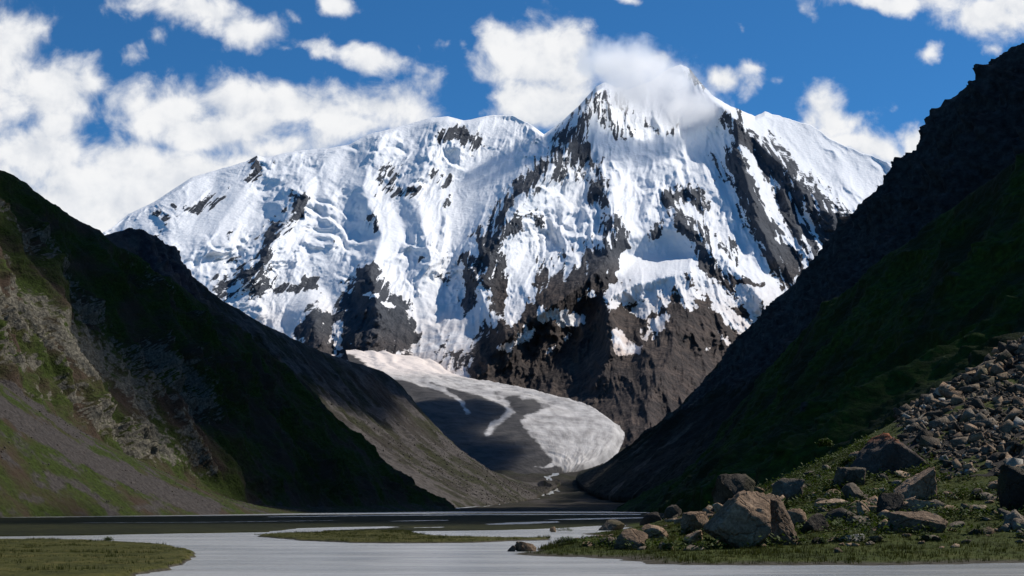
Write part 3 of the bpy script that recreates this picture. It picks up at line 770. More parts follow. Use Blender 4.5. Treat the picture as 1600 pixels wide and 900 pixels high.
# ================================================================== FAR LEFT SPUR (grey moraine ridge)
def build_spur():
    rails = [
        [(600, 796, 980), (-200, 230, 1250)], [(640, 795, 1020), (0, 300, 1350)], [(665, 795, 1080), (120, 372, 1430)], [(672, 795, 1110), (170, 363, 1470)], [(680, 795, 1150), (200, 358, 1500)], [(690, 794.5, 1200), (236, 362, 1550)],
        [(710, 793, 1300), (262, 385, 1600)], [(725, 792, 1380), (305, 434, 1680)], [(740, 791, 1450), (350, 470, 1750)], [(775, 788, 1650), (450, 525, 1950)],
        [(800, 785, 1820), (525, 557, 2120)], [(820, 781, 1950), (590, 577, 2260)], [(832, 778, 2030), (626, 600, 2330)], [(842, 773, 2120), (655, 655, 2380)], [(850, 768, 2230), (700, 702, 2440)],
        [(858, 764, 2330), (765, 734, 2500)], [(866, 759, 2420), (830, 754, 2560)], [(876, 754, 2520), (868, 752, 2600)],
    ]
    P, s, t = loft(rails, 560, 300, [0, 1])
    sag = np.sin(np.pi * t[:, None]) ** 1.2
    n = grid_normals(P); n *= np.sign(n[..., :1] + 1e-9)
    S = s[None, :] * 2200; H = P[..., 2]; tt = t[:, None]
    crag = smooth(S, 900, 300) * smooth(tt, .55, .8)
    edge = 1 - .7 * smooth(tt, .96, 1)
    taper = np.clip(1.08 - s[None, :], .1, 1)
    w = fbm2(S / 200, H / 150, 4) * 50
    gul = ridged2((S + w) / 95, H / 400 + 4, 5, .55)
    fine = fbm3(P / 22.0, 4, .58)
    cr = ridged3(P / 75.0, 5, .55)
    disp = edge * (taper * (16 * (gul - .4) * smooth(tt, .1, .4) + 26 * crag * (cr - .4)) + 5.0 * fine * (.4 + .6 * taper)) - 44 * sag * taper
    P = P + n * disp[..., None]
    X, Y = pix(P)
    rock = crag * .75 + .1
    scree = .44 + .75 * fbm2(S / 90 + w / 70, H / 45, 5) + .3 * smooth(gul, .5, .8)
    # the silty trough along the foot of the moraine
    scree = scree + .7 * coarse(X.clip(0, 1000), Y.clip(300, 820), lambda a, b: seg_field(a, b, [([(560, 690), (620, 740), (690, 785)], 20, 1.0)], 'max', .6), 4.0)
    lowpart = smooth(tt, .75, .35) * smooth(S, 700, 1000) + 0 * X
    o = finish_slope('moraine_ridge', P, M_SPUR, {'rock': rock, 'scree': scree}, back=((0, 30, -8), (0, 200, -120), (0, 500, -400)))
    SLOPES['spur'] = (o, P, X, Y, lowpart * (.3 + np.clip(scree, 0, 1)))
    return tag(o, 'long grey moraine ridge slanting down behind the left hillside to the glacier', 'moraine', kind='structure')
build_spur()

# ================================================================== RIGHT SLOPES
def build_right_far():
    rails = [
        [(1120, 780, 900), (2300, -450, 850)], [(1073, 779, 1100), (1900, -150, 1100)], [(1040, 780, 1300), (1700, 0, 1300)], [(1025, 780, 1450), (1600, 64, 1450)], [(1018, 779, 1500), (1572, 82, 1500)],
        [(1010, 778, 1600), (1500, 138, 1600)], [(1004, 777, 1680), (1470, 172, 1660)], [(1000, 776, 1740), (1455, 215, 1700)], [(965, 776, 1850), (1410, 262, 1800)],
        [(945, 773, 2000), (1340, 325, 1950)], [(928, 768.5, 2150), (1290, 400, 2100)], [(915, 762, 2300), (1210, 470, 2250)], [(905, 753.5, 2480), (1150, 540, 2400)],
        [(900, 747, 2620), (1085, 630, 2550)], [(902, 741, 2720), (1060, 660, 2650)], [(918, 733, 2830), (1020, 692, 2800)], [(948, 722, 2930), (990, 706, 2950)],
    ]
    P, s, t = loft(rails, 560, 420, [0, 1])
    n = grid_normals(P); n *= -np.sign(n[..., :1] + 1e-9)
    S = s[None, :] * 2400; H = P[..., 2]; tt = t[:, None]
    edge = 1 - .80 * smooth(tt, .93, 1)
    taper = np.clip(1.1 - s[None, :], .22, 1)
    w = fbm2(S / 220, H / 160, 4) * 60
    ribs = ridged2((S + w) / 170, H / 620 + 7, 5, .52)
    cr = ridged3(np.stack([P[..., 0], P[..., 1], P[..., 2] * .7], -1) / 70.0, 5, .56)
    fine = fbm3(P / 18.0, 4, .58)
    hi = smooth(tt, .25, .6) * smooth(S, 2100, 1500)
    disp = edge * taper * (52 * (ribs - .4) * smooth(tt, .06, .3) + 46 * (cr - .4) * (.2 + hi)) + 3.2 * fine * edge - 55 * taper * np.sin(np.pi * tt) ** 1.2
    P = P + n * disp[..., None]
    rock = .15 + .65 * hi + .25 * (cr - .4)
    scree = .12 + .55 * smooth(fbm2(S / 140 + w / 60, H / 320, 4), .12, .4) * smooth(tt, .8, .4)
    o = finish_slope('dark_crag', P, M_CRAG, {'rock': rock, 'scree': scree}, flip=True, back=((0, 30, -8), (0, 200, -120), (0, 500, -400)))
    return tag(o, 'tall jagged dark crag rising behind the green slope on the right', 'crag', kind='structure')
build_right_far()

def build_right_near():
    rails = [
        [(1900, 775, 110), (4200, -1500, 130)], [(1700, 780, 140), (3200, -900, 165)], [(1330, 800, 220), (2200, -200, 280)], [(1180, 807, 320), (1800, 62, 385)], [(1120, 805, 400), (1600, 238, 450)], [(1090, 804, 450), (1500, 312, 500)],
        [(1062, 802.5, 520), (1400, 394, 560)], [(1040, 801.5, 600), (1300, 474, 620)], [(1025, 800.5, 660), (1220, 556, 670)], [(1010, 800, 720), (1160, 632, 720)],
        [(998, 799.5, 760), (1130, 688, 755)], [(990, 799, 790), (1095, 724, 790)], [(975, 798, 850), (1010, 768, 850)], [(955, 797, 920), (965, 792, 920)],
    ]
    P, s, t = loft(rails, 620, 400, [0, 1])
    n = grid_normals(P); n *= -np.sign(n[..., :1] + 1e-9)
    S = s[None, :] * 900; H = P[..., 2]; tt = t[:, None]
    edge = 1 - .8 * smooth(tt, .96, 1)
    taper = np.clip(1.08 - s[None, :], .1, 1)
    w = fbm2(S / 60, H / 60, 4) * 16
    ribs = ridged2((S + w) / 66, H / 190 + 3, 4, .5)
    cr = ridged3(P / 24.0, 4, .55)
    fine = fbm3(P / 5.0, 4, .58)
    X, Y = pix(P)
    fold = coarse(X.clip(900, 1700), Y.clip(100, 820), lambda a, b: seg_field(a, b, [([(1130, 778), (1180, 752), (1300, 690), (1360, 648), (1440, 590), (1560, 520)], 60, 1.0)], 'max', 1.3), 4.0)
    disp = edge * (taper * (15 * (ribs - .4) + 7 * (cr - .4)) + 1.3 * fine - 9 * taper * np.sin(np.pi * tt) ** 1.3 + 4.5 * fold * smooth(P[..., 1], 600, 420))
    P = P + n * disp[..., None]
    rock = .02 + .3 * smooth(cr, .5, .8) + .2 * (ribs - .4)
    scree = .02 + .35 * smooth(fbm2(S / 50, H / 60, 4), .25, .5)
    o = finish_slope('green_slope', P, M_RIGHT, {'rock': rock, 'scree': scree}, flip=True, back=((10, 6, -4), (60, 30, -60), (180, 60, -200)))
    return tag(o, 'dark grassy mountainside falling from the upper right to the river flats', 'hillside', kind='structure')
build_right_near()

# ================================================================== VALLEY FLOOR, GLACIER, GROUND, WATER
def floor_z(D):
    return np.interp(D, [850, 1000, 1300, 1650, 1900, 2150, 2400, 2650, 2900, 3100, 3500, 4300, 5200, 6500], [-.6, .5, 3, 7, 12, 21, 36, 56, 82, 100, 140, 205, 255, 330])
def floor_h(X, Y):
    return floor_z(Y) + fbm2(X / 40, Y / 90, 5) * np.clip((Y - 850) / 220, 0, 9) * .9 + fbm2(X / 130 + 3, Y / 200, 3) * np.clip((Y - 1000) / 220, 0, 9) * 1.2
def build_floor():
    D = np.geomspace(850, 6500, 260)
    U = np.linspace(-.42, .42, 300)
    Y = np.repeat(D[:, None], len(U), 1); X = Y * U[None, :]
    z = floor_h(X, Y)
    P = np.stack([X, Y, z], -1)
    scree = .35 + .4 * fbm2(X / 70, Y / 140, 4)
    o = grid_mesh('valley_floor', P, M_FLOOR, {'rock': 0 * X, 'scree': scree})
    tag(o, 'brown stony valley floor between the moraine and the right slopes', 'valley floor', kind='structure')
build_floor()

def build_glacier():
    rails = [  # (left edge, right edge) going up the glacier
        [(852, 743, 2880), (890, 731, 2930)], [(800, 741, 2900), (932, 716, 3030)], [(740, 733, 2960), (966, 690, 3250)], [(680, 712, 3060), (974, 658, 3600)], [(630, 684, 3230), (950, 640, 4000)],
        [(585, 644, 3530), (882, 616, 4700)], [(560, 604, 4200), (800, 600, 5300)], [(548, 572, 5300), (722, 587, 5900)], [(540, 545, 6300), (690, 565, 6400)]]
    P, s, t = loft(rails, 460, 300, [0, 1])
    tt = t[:, None]; ss = s[None, :]; dome = np.sin(np.pi * tt) ** .9
    S = ss * 4200
    wv = fbm2(S / 500, tt * 3, 3)
    P[..., 2] += 16 * dome * smooth(ss, 0, .06) + 5 * fbm3(P / 90.0, 4, .5) - 5 + 4 * np.sin(tt * 30 + wv * 5) * smooth(tt, .05, .2) * smooth(ss, .15, .3)
    X, Y = pix(P)
    pale = [(530, 530), (640, 540), (735, 570), (800, 598), (884, 614), (955, 638), (978, 657), (968, 691), (938, 717), (886, 731), (866, 722), (852, 700), (824, 670), (816, 656), (846, 642), (866, 630), (832, 622), (784, 613), (740, 603), (690, 597), (640, 590), (600, 590)]
    sdp = coarse(X, Y, lambda a, b: poly_sd(a, b, pale), 3.0) + 7 * fbm2(X / 22, Y / 9, 4)
    deb = 1 - smooth(sdp, -15, 10)
    st = coarse(X, Y, lambda a, b: seg_field(a + 5 * fbm2(a / 25, b / 25, 2), b + 4 * fbm2(a / 25 + 9, b / 25, 2), [([(630, 590), (690, 610), (722, 628), (733, 645)], 11, 1.0), ([(690, 596), (750, 614), (792, 632), (797, 645), (775, 662), (762, 676)], 16, 1.0), ([(835, 730), (862, 728)], 6, .9)], 'max', 1.1, 1.6), 2.0)
    deb = deb - .85 * np.clip(st * (1 + .6 * fbm2(X / 14, Y / 8 + 5, 3)), 0, 1)
    cre = ridged2(S / 75 + tt * 9, tt * 7 + S / 260, 5, .55)
    P[..., 2] += 7 * (cre - .4) * smooth(sdp, -8, 4) * (.25 + .75 * smooth(sdp, 26, 4))
    P[..., 2] -= 22 * smooth(tt, .93, 1.0) + 16 * smooth(ss, .02, 0)
    deb = np.maximum(deb, .8 * smooth(ss + .012 * fbm2(S / 60, tt * 20, 3), .012, .002)) * smooth(ss, .99, .9)
    u = tt + wv * .03 + 0 * S
    o = grid_mesh('glacier', P, M_GLAC, {'debris': deb, 'across': u, 'along': s[None, :] * 6 + 0 * u})
    tag(o, 'curving glacier tongue with dark moraine stripes and a pale ice snout', 'glacier', kind='structure')
build_glacier()

def stream(pts, label, lift=1.2):
    """ribbon of meltwater through points (px, py, D, width m)"""
    P = np.array([W(*p[:3]) for p in pts]); wd = np.array([p[3] for p in pts])
    q = np.linspace(0, len(P) - 1, len(P) * 14); i = np.arange(len(P))
    C = np.stack([hermite(i, P[:, k], q) for k in range(3)], -1); w = np.interp(q, i, wd)
    C[:, 0] += fbm2(q * 1.7, q * 0 + 4, 3) * w * 1.6
    w = w * (1 + .5 * fbm2(q * 2.3, q * 0 + 9, 2))
    L = C.copy(); R = C.copy(); L[:, 0] -= w / 2; R[:, 0] += w / 2
    G = np.stack([L, C + np.array([0, 0, .05]), R], 0); G[..., 2] = np.maximum(floor_h(G[..., 0], G[..., 1]), floor_h(C[:, 0], C[:, 1])[None]) + lift
    o = grid_mesh('stream', G, M_STREAM)
    tag(o, label, 'stream', kind='structure')
M_STREAM = bpy.data.materials.new('white_water'); M_STREAM.use_nodes = True
_b = M_STREAM.node_tree.nodes['Principled BSDF']
_t = M_STREAM.node_tree
_t.links.new(ramp(_t, noise(_t, geo_pos(_t), 1 / 6.0, 5, .65), [(.35, (.12, .12, .115)), (.6, (.42, .42, .40))]), _b.inputs['Base Color']); _b.inputs['Roughness'].default_value = .4
stream([(866, 738, 2860, 14), (858, 747, 2700, 12), (866, 757, 2500, 13), (852, 767, 2250, 20), (810, 776, 2000, 22), (775, 784, 1700, 12), (748, 790, 1450, 9), (720, 794.5, 1250, 10), (700, 797, 1080, 12)], 'pale meltwater stream winding from the glacier snout to the flats', .35)

# ground under everything, out to the horizon
gx = np.array([-60000, -8000, -2000, -400, 0, 400, 2000, 8000, 60000.]); gy = np.array([-60000, -8000, -500, 0, 200, 900, 4000, 12000, 60000.])
GX, GY = np.meshgrid(gx, gy)
o = grid_mesh('ground', np.stack([GX, GY, np.full(GX.shape, -3.0)], -1), M_GRAVEL)
tag(o, 'gravelly ground sheet of the valley', 'ground', kind='structure')
wx_ = np.linspace(-600, 600, 25); wy_ = np.concatenate([[-200, -50], np.geomspace(5, 1100, 40)])
GX, GY = np.meshgrid(wx_, wy_)
o = grid_mesh('water', np.stack([GX, GY, 0 * GX], -1), M_WATER)
tag(o, 'grey silty river spreading in braids across the valley floor', 'river', kind='structure')

# ------------------------------------------------------------------ grassy bars in the river
def flat_pt(px, py, z=0.0):
    D = (CAMZ - z) * F / (py - HOR); return ((px - 800) / F * D, D)

def build_bar(name, outline, mat, h, label, step_px=3.0, step_py=.4, edge_w=1.2, nscale=2.0, kind_cat='river bar', channels=()):
    """outline in photo pixels at water level"""
    poly = [flat_pt(*p) for p in outline]
    xs = [p[0] for p in outline]; ys = [p[1] for p in outline]
    px = np.arange(min(xs) - 6, max(xs) + 6, step_px); py = np.arange(max(min(ys) - .6, 797.5), max(ys) + 1.5, step_py)
    PX, PY = np.meshgrid(px, py[::-1])
    D = CAMZ * F / (PY - HOR); X = (PX - 800) / F * D
    # distances measured with depth foreshortened, so far banks keep their ragged outline
    k = np.median(D) / 60.0
    sd = poly_sd(X, D, poly)
    for ch in channels: sd = np.minimum(sd, -poly_sd(X, D, [flat_pt(*q) for q in ch]))
    sd = sd + fbm2(X / (nscale * k), D / (nscale * k * 2), 4) * edge_w * k * .9
    z = -.35 + (.35 + h) * smooth(sd, -.5 * k * edge_w, .55 * k * edge_w) + .10 * fbm2(X / 3, D / 3, 4) * smooth(sd, 0, 1.5 * k) + .06 * fbm2(X / .8, D / .8, 3)
    o = grid_mesh(name, np.stack([X, D, z], -1), mat, keep=sd > -1.5 * k * edge_w)
    tag(o, label, kind_cat, kind='structure')
    return o, poly

BARS = {}
BARS['near'] = build_bar('grass_bank', [(-260, 842), (0, 846), (60, 845), (120, 846), (200, 850), (262, 854), (295, 862), (306, 870), (300, 879), (272, 889), (215, 901), (150, 915), (-60, 960), (-400, 960)], M_TURF, .16,
                         'rounded green grass bank in the near left corner of the river', 3.0, .45)
BARS['mid'] = build_bar('grass_bar', [(392, 838), (425, 835.5), (480, 834), (560, 831), (620, 830), (640, 831), (655, 836), (690, 840), (730, 840.5), (790, 842.5), (860, 842.5), (868, 843.5), (820, 845), (740, 848.5), (640, 849.5), (540, 848.5), (450, 843.5)], M_TURF, .15,
                        'long low green bar tapering to a point in mid river', 3.0, .3, .9)
BARS['far'] = build_bar('river_flats', [(-300, 840), (0, 838.3), (120, 837), (260, 834), (400, 832), (450, 830.5), (560, 830.5), (640, 830), (700, 829.5), (780, 828.5), (860, 826), (930, 822), (1000, 819), (1060, 817), (1060, 801.5), (900, 801.5), (700, 802.4), (480, 804.5), (330, 806.5), (100, 808.5), (-300, 811)], M_FARTURF, .09,
                        'dark green flats stretching across the river below the left hillside', 3.0, .2, .3, 1.2, channels=[
    [(425, 830.5), (470, 825.5), (540, 823.5), (600, 822.5), (626, 823.5), (600, 826.5), (560, 828.0), (520, 829.5), (470, 831.5), (430, 832.5)],
    [(648, 824.2), (690, 823.2), (692, 825.4), (650, 825.8)], [(755, 819), (800, 816.3), (870, 814.3), (874, 816.6), (820, 819.8), (770, 820.8)],
    [(835, 812.4), (900, 810.2), (1010, 808.2), (1010, 810), (900, 812.8)], [(560, 815.5), (640, 813.5), (700, 812.5), (700, 813.6), (640, 815)],
    [(120, 816.6), (330, 815.6), (520, 813), (520, 814), (330, 816.8), (120, 817.8)], [(420, 807.2), (600, 804.6), (760, 803.4), (1000, 803), (1000, 804.6), (760, 805), (600, 806.2), (420, 808.4)]])

# ================================================================== RIGHT BANK
BANK_PTS = [  # (px, py, D) on the ground
    (835, 862, 58.5), (870, 867, 54.5), (960, 872, 51.5), (1040, 880, 46.6), (1200, 882, 45.6), (1400, 882, 45.6), (1600, 877, 48.2), (1800, 875, 49), (2000, 875, 49),
    (860, 851, 64), (960, 858, 58), (1100, 856, 58), (1250, 852, 58), (1400, 850, 57), (1600, 850, 57), (1850, 848, 57),
    (1000, 842, 68), (1100, 838, 68), (1180, 828, 69), (1250, 812, 70), (1330, 795, 72), (1450, 803, 68), (1600, 803, 66), (1850, 800, 66),
    (1180, 795, 84), (1250, 768, 85), (1330, 742, 90), (1450, 742, 84), (1600, 748, 79), (1850, 740, 78),
    (1400, 695, 95), (1480, 700, 90), (1600, 700, 85), (1450, 645, 105), (1520, 622, 105), (1600, 602, 105), (1480, 612, 113), (1540, 572, 118), (1600, 533, 123), (1700, 465, 126), (1700, 600, 100), (1850, 600, 95), (1900, 420, 120),
    (1420, 690, 125), (1500, 640, 135), (1600, 590, 145), (1750, 520, 150), (1250, 770, 130), (1300, 760, 160), 
    (890, 845, 80.5), (940, 837, 96), (970, 824, 139), (1000, 818, 165), (1100, 813, 180), (1100, 818, 130), (1180, 806, 130), (1040, 825, 110), (1000, 835, 92),
    (780, 864, 62), (800, 858, 66), (850, 843, 86), (900, 832, 112), (930, 820, 165), (700, 870, 60), (700, 835, 105), (1000, 905, 40), (1300, 905, 40), (1600, 905, 40), (1900, 905, 40),
]
bp = np.array([W(*p) for p in BANK_PTS])
for k, p in enumerate(BANK_PTS):
    if p[0] in (700, 780, 850, 900, 930, 800) or p[1] == 905: bp[k, 2] = -.45
_c = bp[:, :2]
def _kern(r): return np.sqrt(r * r + 9.0)
_A = _kern(np.linalg.norm(_c[:, None] - _c[None], axis=-1)) + np.eye(len(_c)) * -.02
_Pm = np.column_stack([np.ones(len(_c)), _c])
_M = np.block([[_A, _Pm], [_Pm.T, np.zeros((3, 3))]])
_sol = np.linalg.solve(_M, np.concatenate([bp[:, 2], np.zeros(3)]))
def bank_z(x, y, detail=True):
    x = np.asarray(x, float); y = np.asarray(y, float)
    r = np.sqrt((x[..., None] - _c[:, 0]) ** 2 + (y[..., None] - _c[:, 1]) ** 2)
    z = _kern(r) @ _sol[:len(_c)] + _sol[-3] + _sol[-2] * x + _sol[-1] * y
    if detail:
        k = smooth(z, .0, .8)
        z = z + (.30 * fbm2(x / 4.5, y / 4.5, 4) + .08) * k + .07 * fbm2(x / 1.1, y / 1.1, 3) * smooth(z, -.2, .3) + .05 * fbm2(x / 2.5, y / 2.5 + 9, 3)
    return z
def ground_hit(px, py, d0=42.0, d1=190.0):
    D = np.linspace(d0, d1, 1500)
    P = W(px, py, D)
    hit = np.nonzero(P[:, 2] <= np.maximum(bank_z(P[:, 0], P[:, 1], False), 0))[0]
    return D[hit[0]] if len(hit) else d1

M_BANK = mat_turf('bank_turf', (0.012, 0.016, 0.003), (0.038, 0.050, 0.008), (0.064, 0.060, 0.018), 1.2)
M_SCREE_GROUND = mat_turf('scree_ground', (0.012, 0.011, 0.010), (0.030, 0.027, 0.024), (0.06, 0.054, 0.046), 1.0)
def scree_weight(x, y):
    px_, py_ = pix(np.stack([x, y, bank_z(x, y, False)], -1))
    w = smooth(px_ - (1405 + (np.maximum(py_, 690) - 690) * 1.6), -14, 14) * smooth(y, 74, 80) * smooth(py_, 752, 738)
    return w
def build_bank():
    x = np.arange(-8, 74, .30); y = np.arange(40, 186, .42)
    X, Y = np.meshgrid(x, y)
    Z = bank_z(X, Y)
    X2, Y2 = X, Y
    keep = (Z > -.35)
    # nothing beyond the back of the bank, where the mountainside takes over
    P = np.stack([X, Y, Z], -1)
    o = grid_mesh('river_bank', P, M_BANK, keep=keep)
    return tag(o, 'grassy river bank with boulders rising to the scree on the right', 'river bank', kind='structure')
BANK = build_bank()

# ------------------------------------------------------------------ boulders
_ico = {}
def ico(sub):
    if sub not in _ico:
        bm = bmesh.new(); bmesh.ops.create_icosphere(bm, subdivisions=sub, radius=1)
        _ico[sub] = (np.array([v.co for v in bm.verts]), np.array([[v.index for v in f.verts] for f in bm.faces])); bm.free()
    return _ico[sub][0].copy(), _ico[sub][1]

def rock_shape(seed, cuts=13, sub=4, lo=.42, hi=.86, boxy=.0, rough=1.0, extra=()):
    r = np.random.RandomState(seed)
    V, T = ico(sub)
    V = V * 1.25
    planes = []
    if boxy > 0:
        for ax in range(3):
            for sg in (-1, 1):
                n = r.normal(size=3) * .16; n[ax] += sg; planes.append((n / np.linalg.norm(n), r.uniform(.62, .78)))
    for k in range(cuts):
        n = r.normal(size=3); n /= np.linalg.norm(n); planes.append((n, r.uniform(lo, hi)))
    planes += [(np.array(n, float) / np.linalg.norm(n), d) for n, d in extra]
    for n, d in planes:
        e = np.clip(V @ n - d, 0, None); V = V - e[:, None] * n * .97
    lo_, hi_ = V.min(0), V.max(0)
    V = (V - (lo_ + hi_) / 2) / ((hi_ - lo_) / 2)
    off = r.uniform(0, 60, 3)
    nrm = V / (np.linalg.norm(V, axis=1, keepdims=True) + 1e-9)
    d = .10 * fbm3(V * 1.5 + off, 3) + .10 * (ridged3(V * 2.6 + off, 4) - .4) + .035 * fbm3(V * 7 + off, 3)
    V = V + nrm * d[:, None] * rough
    return V, T

M_GRANITE = mat_stone('brown_granite', (0.040, 0.025, 0.015), (0.165, 0.108, 0.068), (0.37, 0.265, 0.18), (0.085, 0.066, 0.032))
M_DARKROCK = mat_stone('dark_rock', (0.014, 0.011, 0.008), (0.042, 0.033, 0.025), (0.09, 0.073, 0.055), (0.05, 0.044, 0.02))
M_GREYROCK = mat_stone('grey_rock', (0.036, 0.028, 0.020), (0.125, 0.098, 0.071), (0.29, 0.24, 0.18), (0.095, 0.078, 0.035))
M_PALEROCK = mat_stone('pale_rock', (0.16, 0.145, 0.12), (0.30, 0.28, 0.24), (0.46, 0.44, 0.40))
M_REDROCK = mat_stone('red_topped_rock', (0.022, 0.017, 0.014), (0.060, 0.045, 0.036), (0.12, 0.09, 0.07), lichen_top=(0.26, 0.075, 0.025))
M_TANROCK = mat_stone('tan_rock', (0.065, 0.043, 0.027), (0.21, 0.145, 0.092), (0.42, 0.32, 0.225))

BOULDERS = []
def boulder(x0, x1, ytop, ybase, seed, mat, label, deep=.8, cuts=12, sub=4, boxy=0.0, D=None, rz=0.0, tilt=0.0, sink=.24, dz=0.0, lo=.42, extra=()):
    D = D or ground_hit((x0 + x1) / 2, ybase)
    w = (x1 - x0) * D / F; h = (ybase - ytop) * D / F
    V, T = rock_shape(seed, cuts, sub, boxy=boxy, lo=lo, extra=extra)
    H = h * (1 + sink)
    V = V * np.array([w / 2, w * deep / 2, H / 2])
    V[:, 2] += H / 2 - h * sink
    c, s_ = math.cos(tilt), math.sin(tilt)
    V = np.stack([V[:, 0] * c - (V[:, 2] - h / 2) * s_, V[:, 1], V[:, 0] * s_ + (V[:, 2] - h / 2) * c + h / 2], -1)
    base = W((x0 + x1) / 2, ybase, D + w * deep * .35); base[2] = W(0, ybase, D)[2] + dz
    o = tri_mesh('boulder', V, T, mat, True)
    o.location = base; o.rotation_euler = (0, 0, 0)
    BOULDERS.append((base[0], base[1] - w * deep * .35, w, w * deep))
    tag(o, label, 'boulder')
    return o

boulder(1103, 1205, 766, 857, 3, M_GRANITE, 'huge brown boulder with a shadowed face, biggest on the river bank', .85, 6, 5, boxy=.5, sink=.12, extra=[((-.75, -.15, .62), .40), ((.35, -.5, .75), .50), ((-.2, -.9, .25), .5)])
boulder(1172, 1249, 773, 853, 8, M_GRANITE, 'sunlit brown slab split off the right flank of the huge boulder', .8, 5, 5, boxy=.4, sink=.12, extra=[((.80, -.25, .52), .44), ((.5, -.75, .35), .48)])
boulder(1113, 1180, 740, 800, 12, M_DARKROCK, 'dark grey pointed boulder showing behind the top of the huge boulder', .8, 10, 4, D=82, sink=.1)
boulder(1112, 1138, 785, 798, 15, M_TANROCK, 'small tan stone lodged on the left shoulder of the huge boulder', .8, 8, 3, D=58.5)
boulder(1062, 1111, 799, 838, 21, M_GRANITE, 'rounded brown boulder just left of the huge boulder', .8, 11)
boulder(955, 1014, 826, 859, 25, M_GRANITE, 'broad brown boulder at the water end of the bank, dark hollow on its right side', .75, 10, 4)
boulder(932, 976, 811, 830, 30, M_GREYROCK, 'low grey brown boulder by the narrow channel, farthest left of the bank boulders', .8, 10, D=118)
boulder(992, 1045, 819, 845, 33, M_GRANITE, 'wedge of brown rock behind the broad boulder at the water end', .8, 11)
boulder(1066, 1099, 828, 853, 36, M_TANROCK, 'jagged tan rock at the left foot of the huge boulder', .7, 14)
boulder(1064, 1100, 851, 861, 39, M_GREYROCK, 'flat stone lying in the grass left of the huge boulder', .9, 8, 3)
boulder(1027, 1042, 847, 861, 41, M_TANROCK, 'narrow leaning stone at the grass edge, left one of a close pair', .7, 8, 3, tilt=.3)
boulder(1040, 1052, 848, 861, 43, M_TANROCK, 'narrow leaning stone at the grass edge, right one of a close pair', .7, 8, 3, tilt=.35)
boulder(1038, 1067, 789, 822, 45, M_DARKROCK, 'dark upright rock in shadow behind the rounded brown boulder', .8, 10, D=105)
boulder(1000, 1040, 800, 822, 47, M_DARKROCK, 'dark low rock in shadow beside the far channel', .8, 10, D=115)
boulder(938, 958, 840, 854, 49, M_DARKROCK, 'small dark rock at the water left of the broad boulder', .8, 9, 3)
boulder(1200, 1260, 747, 790, 51, M_GREYROCK, 'mossy boulder with a sunlit flat top below the green slope', .8, 9, boxy=.5)
boulder(1268, 1329, 779, 797, 54, M_TANROCK, 'long flat tan slab among green plants', .6, 8, boxy=.6, tilt=.06)
boulder(1251, 1303, 802, 835, 57, M_DARKROCK, 'dark shaded boulder right of the split slab', .8, 10)
boulder(1303, 1352, 727, 762, 60, M_GREYROCK, 'grey boulder with a lit right corner below the red topped boulder', .8, 10, boxy=.4, tilt=.15)
boulder(1315, 1360, 754, 784, 62, M_GREYROCK, 'blocky grey boulder stacked just below the lit cornered one', .8, 11)
boulder(1337, 1359, 782, 813, 64, M_TANROCK, 'small tan slab standing tilted between the plants', .5, 8, 3, tilt=.35)
boulder(1320, 1362, 806, 826, 66, M_GREYROCK, 'low humped grey stone below the tilted slab', .8, 10)
boulder(1310, 1352, 834, 849, 68, M_PALEROCK, 'whitish flat stone at the edge of the grass strip', .7, 10)
boulder(1288, 1312, 839, 849, 70, M_GREYROCK, 'little round stone left of the whitish flat stone', .8, 9, 3)
boulder(1268, 1288, 839, 851, 72, M_DARKROCK, 'little dark stone at the corner of the grass near the split slab', .8, 9, 3)
boulder(1355, 1382, 837, 849, 74, M_TANROCK, 'tan flat stone right of the whitish flat stone', .7, 9, 3)
boulder(1222, 1262, 794, 832, 76, M_GRANITE, 'narrow rock ledge descending behind the split slab', .5, 9, tilt=-.5)
boulder(1323, 1442, 673, 742, 78, M_REDROCK, 'large boulder topped with rusty red lichen at the foot of the scree', .75, 6, 5, boxy=.3, extra=[((-.7, -.2, .7), .36), ((.6, -.2, .75), .48)])
boulder(1390, 1462, 730, 788, 80, M_GRANITE, 'big boulder with a black overhung front above the square block', .8, 6, 5, boxy=.3, extra=[((-.65, -.1, .75), .40), ((.2, -.95, -.1), .42)])
boulder(1388, 1485, 799, 836, 83, M_GRANITE, 'long square edged block with a flat sunlit top', .6, 5, 5, boxy=.9, sink=.2)
boulder(1410, 1460, 781, 806, 86, M_GRANITE, 'leaning slab resting behind the long square block', .6, 8, boxy=.5, tilt=-.15)
boulder(1370, 1412, 770, 815, 88, M_DARKROCK, 'dark boulder in the gap left of the long square block', .8, 10)
boulder(1560, 1640, 726, 800, 90, M_DARKROCK, 'massive dark boulder cut off by the right edge of the photo', .8, 9, 5, boxy=.3)
boulder(1572, 1625, 724, 757, 92, M_TANROCK, 'pale tan block leaning on the massive dark boulder at the edge', .7, 9, boxy=.4, D=74)
boulder(1566, 1610, 796, 828, 94, M_GREYROCK, 'blue grey boulder low down by the right edge of the photo', .8, 10)
boulder(1499, 1521, 786, 806, 96, M_TANROCK, 'small pointed tan rock in the grass between the block and the edge', .7, 9, 3)
boulder(1517, 1537, 763, 784, 98, M_GREYROCK, 'small upright grey rock in the grass below the scree', .7, 9, 3)
boulder(1505, 1533, 826, 839, 100, M_DARKROCK, 'small dark wedge of rock on the grass strip', .7, 9, 3)
boulder(1588, 1604, 828, 842, 102, M_GREYROCK, 'little grey stone on the grass at the right edge', .7, 9, 3)
boulder(1440, 1470, 836, 846, 104, M_GREYROCK, 'low grey stone half sunk in front of the square block', .8, 9, 3)
boulder(804, 838, 846, 862, 106, M_GRANITE, 'dark rock with a tan top at the tip of the bank in the water', .7, 9, D=60)
boulder(793, 807, 852, 863, 108, M_DARKROCK, 'small wet rock at the very tip of the bank', .7, 9, 3, D=60)
boulder(859, 869, 823, 832, 110, M_TANROCK, 'small tan rock on the little green islet in the channel', .7, 9, 3, D=110)
